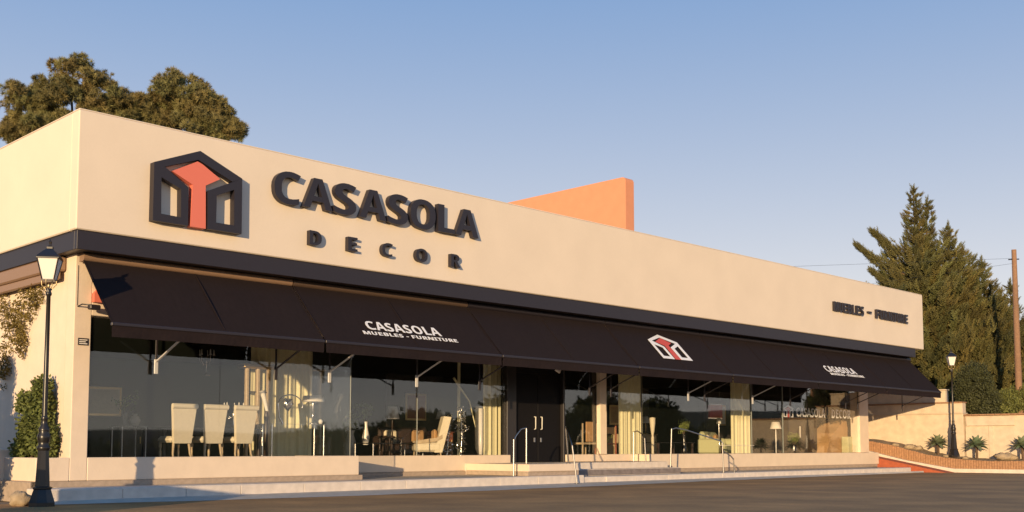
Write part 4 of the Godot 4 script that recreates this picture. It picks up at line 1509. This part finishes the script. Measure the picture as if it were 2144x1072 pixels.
	tube(s, [Vector3(0.1, -0.4, 0.1), Vector3(-0.05, 0.3, 0.02), Vector3(-0.35, 0.62, 0), Vector3(-0.62, 0.92, 0)], 0.012, 0.035, 8)
	put(s, "stem", M.curtain, t)
	curtain("pale curtain at the right end of the middle window next to the doors", 12.55, 13.2, -2.75)
	# right of the door
	t = thing("open_chair", "wooden chair with tall posts and tan back right of the doors", "chair", Vector3(16.95, FL, -2.95))
	for x in [-0.33, 0.33]:
		s = mk()
		box(s, Vector3(x - 0.02, 0, 0.2), Vector3(x + 0.02, 1.05, 0.24), 0.005)
		put(s, "rear_post", M.pale_wood, t)
		s = mk()
		box(s, Vector3(x - 0.02, 0, -0.26), Vector3(x + 0.02, 0.42, -0.22), 0.005)
		put(s, "leg", M.pale_wood, t)
	s = mk()
	box(s, Vector3(-0.35, 0.42, -0.27), Vector3(0.35, 0.48, 0.25), 0.01)
	put(s, "seat", M.pale_wood, t)
	s = mk()
	box(s, Vector3(-0.18, 0.5, 0.2), Vector3(0.14, 1.1, 0.235), 0.01)
	put(s, "backrest", M.tan, t)
	t = thing("red_chair", "small reddish wooden chair between the white column and the curtain", "chair", Vector3(18.0, FL, -3.0))
	for x in [-0.25, 0.25]:
		for z in [-0.2, 0.2]:
			s = mk()
			box(s, Vector3(x - 0.02, 0, z - 0.02), Vector3(x + 0.02, 1.0 if z > 0 else 0.42, z + 0.02), 0.004)
			put(s, "leg", M.red_wood, t)
	s = mk()
	box(s, Vector3(-0.27, 0.42, -0.22), Vector3(0.27, 0.46, 0.22), 0.008)
	put(s, "seat", M.red_wood, t)
	s = mk()
	box(s, Vector3(-0.23, 0.75, 0.185), Vector3(0.23, 0.95, 0.215), 0.006)
	put(s, "backrest", M.tan, t)
	vase("round pot with white flowers low beside the white column", Vector3(17.45, FL, -2.7), [0.0, 0, 0.12, 0, 0.17, 0.15, 0.12, 0.3], M.ceramic, 10, 64)
	curtain("wide pale curtain right of the white column", 18.3, 19.5, -2.75)
	t = thing("pale_figure", "slim pale standing figure sculpture right of the wide curtain", "sculpture", Vector3(20.1, FL, -2.8))
	s = mk()
	lathe(s, [0.0, 0, 0.12, 0, 0.12, 0.05, 0.04, 0.1, 0.05, 0.65, 0.03, 0.7, 0.06, 0.85, 0.09, 1.1, 0.10, 1.28, 0.0, 1.3], 10)
	put(s, "body", M.linen, t)
	table_frame("wide_table", "wide dark table in the right window left of the plant", Vector3(21.6, FL, -3.4), 2.0, 0.9, 0.5, M.dark_wood, M.black_lacquer, 0.06)
	vase("pot of pale flowers behind the sloping handrail", Vector3(23.3, FL, -3.9), [0.0, 0, 0.09, 0, 0.13, 0.2, 0.05, 0.55, 0.07, 0.8], M.black_lacquer, 16, 65)
	table_lamp("slim lamp on a pole right of the pale flowers", Vector3(25.0, FL, -3.6), 1.2, 0.09, 0.06, 0.2, M.silver)
	table_frame("white_top_table", "low table with white top left of the right hand curtain", Vector3(25.2, FL, -3.0), 1.3, 0.6, 0.42, M.dark_wood, M.ceramic, 0.05)
	t = thing("red_picture", "red picture panel hanging in the right window", "picture", Vector3(25.4, 2.03, -4.0))
	s = mk()
	box(s, Vector3(-0.40, 0, -0.03), Vector3(0.40, 0.46, 0.03), 0.01)
	put(s, "panel", M.print_red, t)
	s = mk()
	box(s, Vector3(-0.44, -0.04, -0.04), Vector3(0.44, 0.50, -0.031), 0.0)
	put(s, "frame", M.silver, t)
	for x in [-0.3, 0.3]:
		s = mk()
		tube(s, [Vector3(x, 0.49, -0.035), Vector3(x, 1.67, -0.035)], 0.004, 0.004, 5)
		put(s, "cord", M.silver, t)
	curtain("pale curtain behind the right window left of the black piano", 24.45, 25.6, -2.72)
	t = thing("black_cabinet", "large black lacquer cabinet in the right window", "cabinet", Vector3(30.2, FL, -3.5))
	s = mk()
	box(s, Vector3(-1.1, 0.1, -0.4), Vector3(1.0, 1.45, 0.3), 0.03)
	put(s, "cabinet_body", M.black_lacquer, t)
	s = mk()
	box(s, Vector3(-1.15, 1.452, -0.45), Vector3(1.05, 1.52, 0.34), 0.01)
	put(s, "top", M.black_lacquer, t)
	for x in [-0.9, 0.8]:
		s = mk()
		box(s, Vector3(x - 0.05, 0, -0.3), Vector3(x + 0.05, 0.098, 0.2), 0.01)
		put(s, "leg", M.dark_wood, t)
	s = mk()
	box(s, Vector3(-0.35, 0.7, 0.301), Vector3(-0.30, 1.15, 0.325), 0.005)
	put(s, "handle", M.ceramic, t)
	table_lamp("lamp with round yellowish shade left of the black cabinet", Vector3(28.3, FL, -3.3), 1.05, 0.22, 0.14, 0.26, M.ceramic)
	t = thing("draped_cloth", "large tan throw draped over a raised sofa end at the right corner window", "sofa", Vector3(32.0, FL, -3.2))
	s = mk()
	prism(s, v2([-0.95, 0, 0.72, 0, 0.80, 1.1, 0.72, 1.38, 0.45, 1.42, 0.1, 1.15, -0.35, 0.9, -0.72, 0.5]), -0.45, 0.45)
	put(s, "throw", M.tan, t)
	s = mk()
	box(s, Vector3(-0.9, 0.002, -0.6), Vector3(0.75, 0.35, -0.452), 0.03)
	put(s, "sofa_base", M.dark_wood, t)
	s = mk()
	box(s, Vector3(32.2, FL, -2.72), Vector3(32.56, 1.38, -2.42), 0.02)
	tag(put(s, "green_pouffe", M.green_fab), "pale green upholstered block against the right corner pilaster", "pouffe")
	furnish()
	# white window lettering with emblem, right hand end
	var d := thing("window_lettering", "white shop name and small house emblem fixed inside the right hand windows", "lettering")
	emblem(d, Transform3D(Basis.from_scale(Vector3(0.36, 0.30, 1)), Vector3(27.1, 2.05, -2.235)), 0.0, 0.008, M.print_white, M.print_red)
	text_line(d, "CASASOLA", 28.0, 30.1, 2.08, 2.42, M.print_white, Basis.IDENTITY, Vector3(0, 0, -2.24))
	text_line(d, "DECOR", 30.6, 32.1, 2.08, 2.42, M.print_white, Basis.IDENTITY, Vector3(0, 0, -2.24))

func sofa(label: String, at: Vector3, turn: float, w: float, m: Material) -> void:
	var t := thing("sofa", label, "sofa", at, turn)
	var s := mk()
	box(s, Vector3(-w / 2, 0.12, -0.45), Vector3(w / 2, 0.44, 0.42), 0.05)
	put(s, "seat", m, t)
	s = mk()
	box(s, Vector3(-w / 2, 0.40, -0.62), Vector3(w / 2, 0.92, -0.40), 0.07)
	put(s, "backrest", m, t)
	for x in [-1, 1]:
		s = mk()
		box(s, Vector3(x * (w / 2 + 0.09) - 0.09, 0.10, -0.6), Vector3(x * (w / 2 + 0.09) + 0.09, 0.66, 0.42), 0.06)
		put(s, "armrest", m, t)
		s = mk()
		box(s, Vector3(x * w * 0.28 - 0.2, 0.46, -0.40), Vector3(x * w * 0.28 + 0.2, 0.82, -0.28), 0.06)
		put(s, "cushion", M.linen if x < 0 else M.tan, t)

func sideboard(label: String, at: Vector3, w: float, h: float, m: Material) -> void:
	var t := thing("sideboard", label, "sideboard", at)
	var s := mk()
	box(s, Vector3(-w / 2, 0.1, -0.24), Vector3(w / 2, h - 0.03, 0.22), 0.01)
	put(s, "carcass", m, t)
	s = mk()
	box(s, Vector3(-w / 2 - 0.03, h - 0.03, -0.26), Vector3(w / 2 + 0.03, h, 0.26), 0.008)
	put(s, "top", m, t)
	for k in 3:
		var x: float = -w / 2 + w * (k + 0.5) / 3.0
		s = mk()
		box(s, Vector3(x - w / 6 + 0.02, 0.14, 0.222), Vector3(x + w / 6 - 0.02, h - 0.07, 0.24), 0.005)
		var d := put(s, "door", m, t)
		s = mk()
		box(s, Vector3(x + w / 6 - 0.09, h * 0.5, 0.241), Vector3(x + w / 6 - 0.07, h * 0.5 + 0.16, 0.26), 0.003)
		put(s, "handle", M.gilt, d)

func wall_picture(label: String, at: Vector3, w: float, h: float, m: Material) -> void:
	var t := thing("framed_picture", label, "picture", at)
	var s := mk()
	box(s, Vector3(-w / 2, 0, -0.03), Vector3(w / 2, h, 0.0), 0.006)
	put(s, "frame", M.gilt, t)
	s = mk()
	box(s, Vector3(-w / 2 + 0.06, 0.06, 0.001), Vector3(w / 2 - 0.06, h - 0.06, 0.008), 0.0)
	put(s, "canvas", m, t)

func furnish() -> void:
	# standing partitions with pictures, sofas and sideboards further into the shop
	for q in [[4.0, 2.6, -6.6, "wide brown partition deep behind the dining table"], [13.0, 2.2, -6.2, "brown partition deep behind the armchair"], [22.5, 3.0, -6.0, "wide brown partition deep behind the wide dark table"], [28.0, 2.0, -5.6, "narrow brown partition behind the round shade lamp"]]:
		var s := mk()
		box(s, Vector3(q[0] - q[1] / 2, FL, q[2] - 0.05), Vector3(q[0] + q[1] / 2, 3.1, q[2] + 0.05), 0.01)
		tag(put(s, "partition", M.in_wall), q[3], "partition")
	wall_picture("gilt framed pale picture on the wide partition behind the dining table", Vector3(3.6, 1.7, -6.51), 0.9, 0.7, M.linen)
	wall_picture("gilt framed dark picture on the partition behind the armchair", Vector3(13.0, 1.75, -6.11), 0.8, 0.8, M.red_wood)
	wall_picture("gilt framed tan picture on the partition behind the wide dark table", Vector3(22.2, 1.75, -5.91), 1.0, 0.7, M.tan)
	wall_picture("gilt framed white picture on the narrow partition by the round shade lamp", Vector3(28.0, 1.8, -5.51), 0.6, 0.8, M.ceramic)
	sideboard("dark sideboard against the partition behind the dining table", Vector3(4.6, FL, -6.1), 1.8, 0.85, M.dark_wood)
	sideboard("reddish sideboard against the partition behind the armchair", Vector3(13.2, FL, -5.8), 1.6, 0.8, M.red_wood)
	sideboard("pale wooden sideboard against the partition behind the wide dark table", Vector3(22.6, FL, -5.5), 1.9, 0.8, M.pale_wood)
	table_lamp("small lamp with cream shade on the reddish sideboard", Vector3(13.7, FL + 0.802, -5.8), 0.4, 0.16, 0.1, 0.22, M.gilt)
	table_lamp("small lamp with cream shade on the pale wooden sideboard", Vector3(23.2, FL + 0.802, -5.5), 0.42, 0.17, 0.1, 0.24, M.gilt)
	vase("round white jar on the dark sideboard", Vector3(4.2, FL + 0.852, -6.1), [0.0, 0, 0.08, 0, 0.13, 0.12, 0.10, 0.22, 0.05, 0.25, 0.06, 0.28], M.ceramic)
	sofa("brown sofa with two cushions behind the glass console", Vector3(8.2, FL, -5.3), 0.2, 1.7, M.dark_wood)
	sofa("dark sofa with two cushions behind the flower vase", Vector3(11.8, FL, -5.0), -0.3, 1.5, M.dark_wood)
	sofa("cream sofa with two cushions deep behind the open wooden chair", Vector3(17.3, FL, -5.2), 0.0, 1.7, M.linen)
	sofa("green sofa with two cushions left of the black cabinet", Vector3(26.6, FL, -4.6), 0.3, 1.6, M.green_fab)
	vase("tall dark vase of leafy stems left of the sofa behind the console", Vector3(6.9, FL, -4.7), [0.0, 0, 0.14, 0, 0.20, 0.3, 0.12, 0.75, 0.15, 0.85], M.black_lacquer, 18, 66)
	vase("tall pale vase of leafy stems beside the dark sofa behind the flower vase", Vector3(10.2, FL, -5.6), [0.0, 0, 0.14, 0, 0.18, 0.4, 0.1, 0.7, 0.13, 0.8], M.ceramic, 18, 67)
	vase("big clay pot of leafy stems near the sloping handrail window", Vector3(20.9, FL, -4.2), [0.0, 0, 0.16, 0, 0.24, 0.3, 0.16, 0.5, 0.18, 0.55], M.tan, 22, 68)
	vase("dark pot of leafy stems left of the large black cabinet", Vector3(28.9, FL, -2.9), [0.0, 0, 0.13, 0, 0.18, 0.25, 0.12, 0.4, 0.14, 0.45], M.black_lacquer, 16, 69)

func _ready() -> void:
	camera_and_light()
	make_materials()
	ground()
	pavement()
	building()
	right_side()
	entrance()
	signs()
	awnings()
	var l := lamp_post()
	copy_of(l, "street_lamp", "far black iron lamp post with white lantern standing in the planting bed", Vector3(34.2, 0.60, 0.95), -0.35)
	l.scale = Vector3.ONE * 1.045
	plants()
	far_things()
	fittings()
	interior()
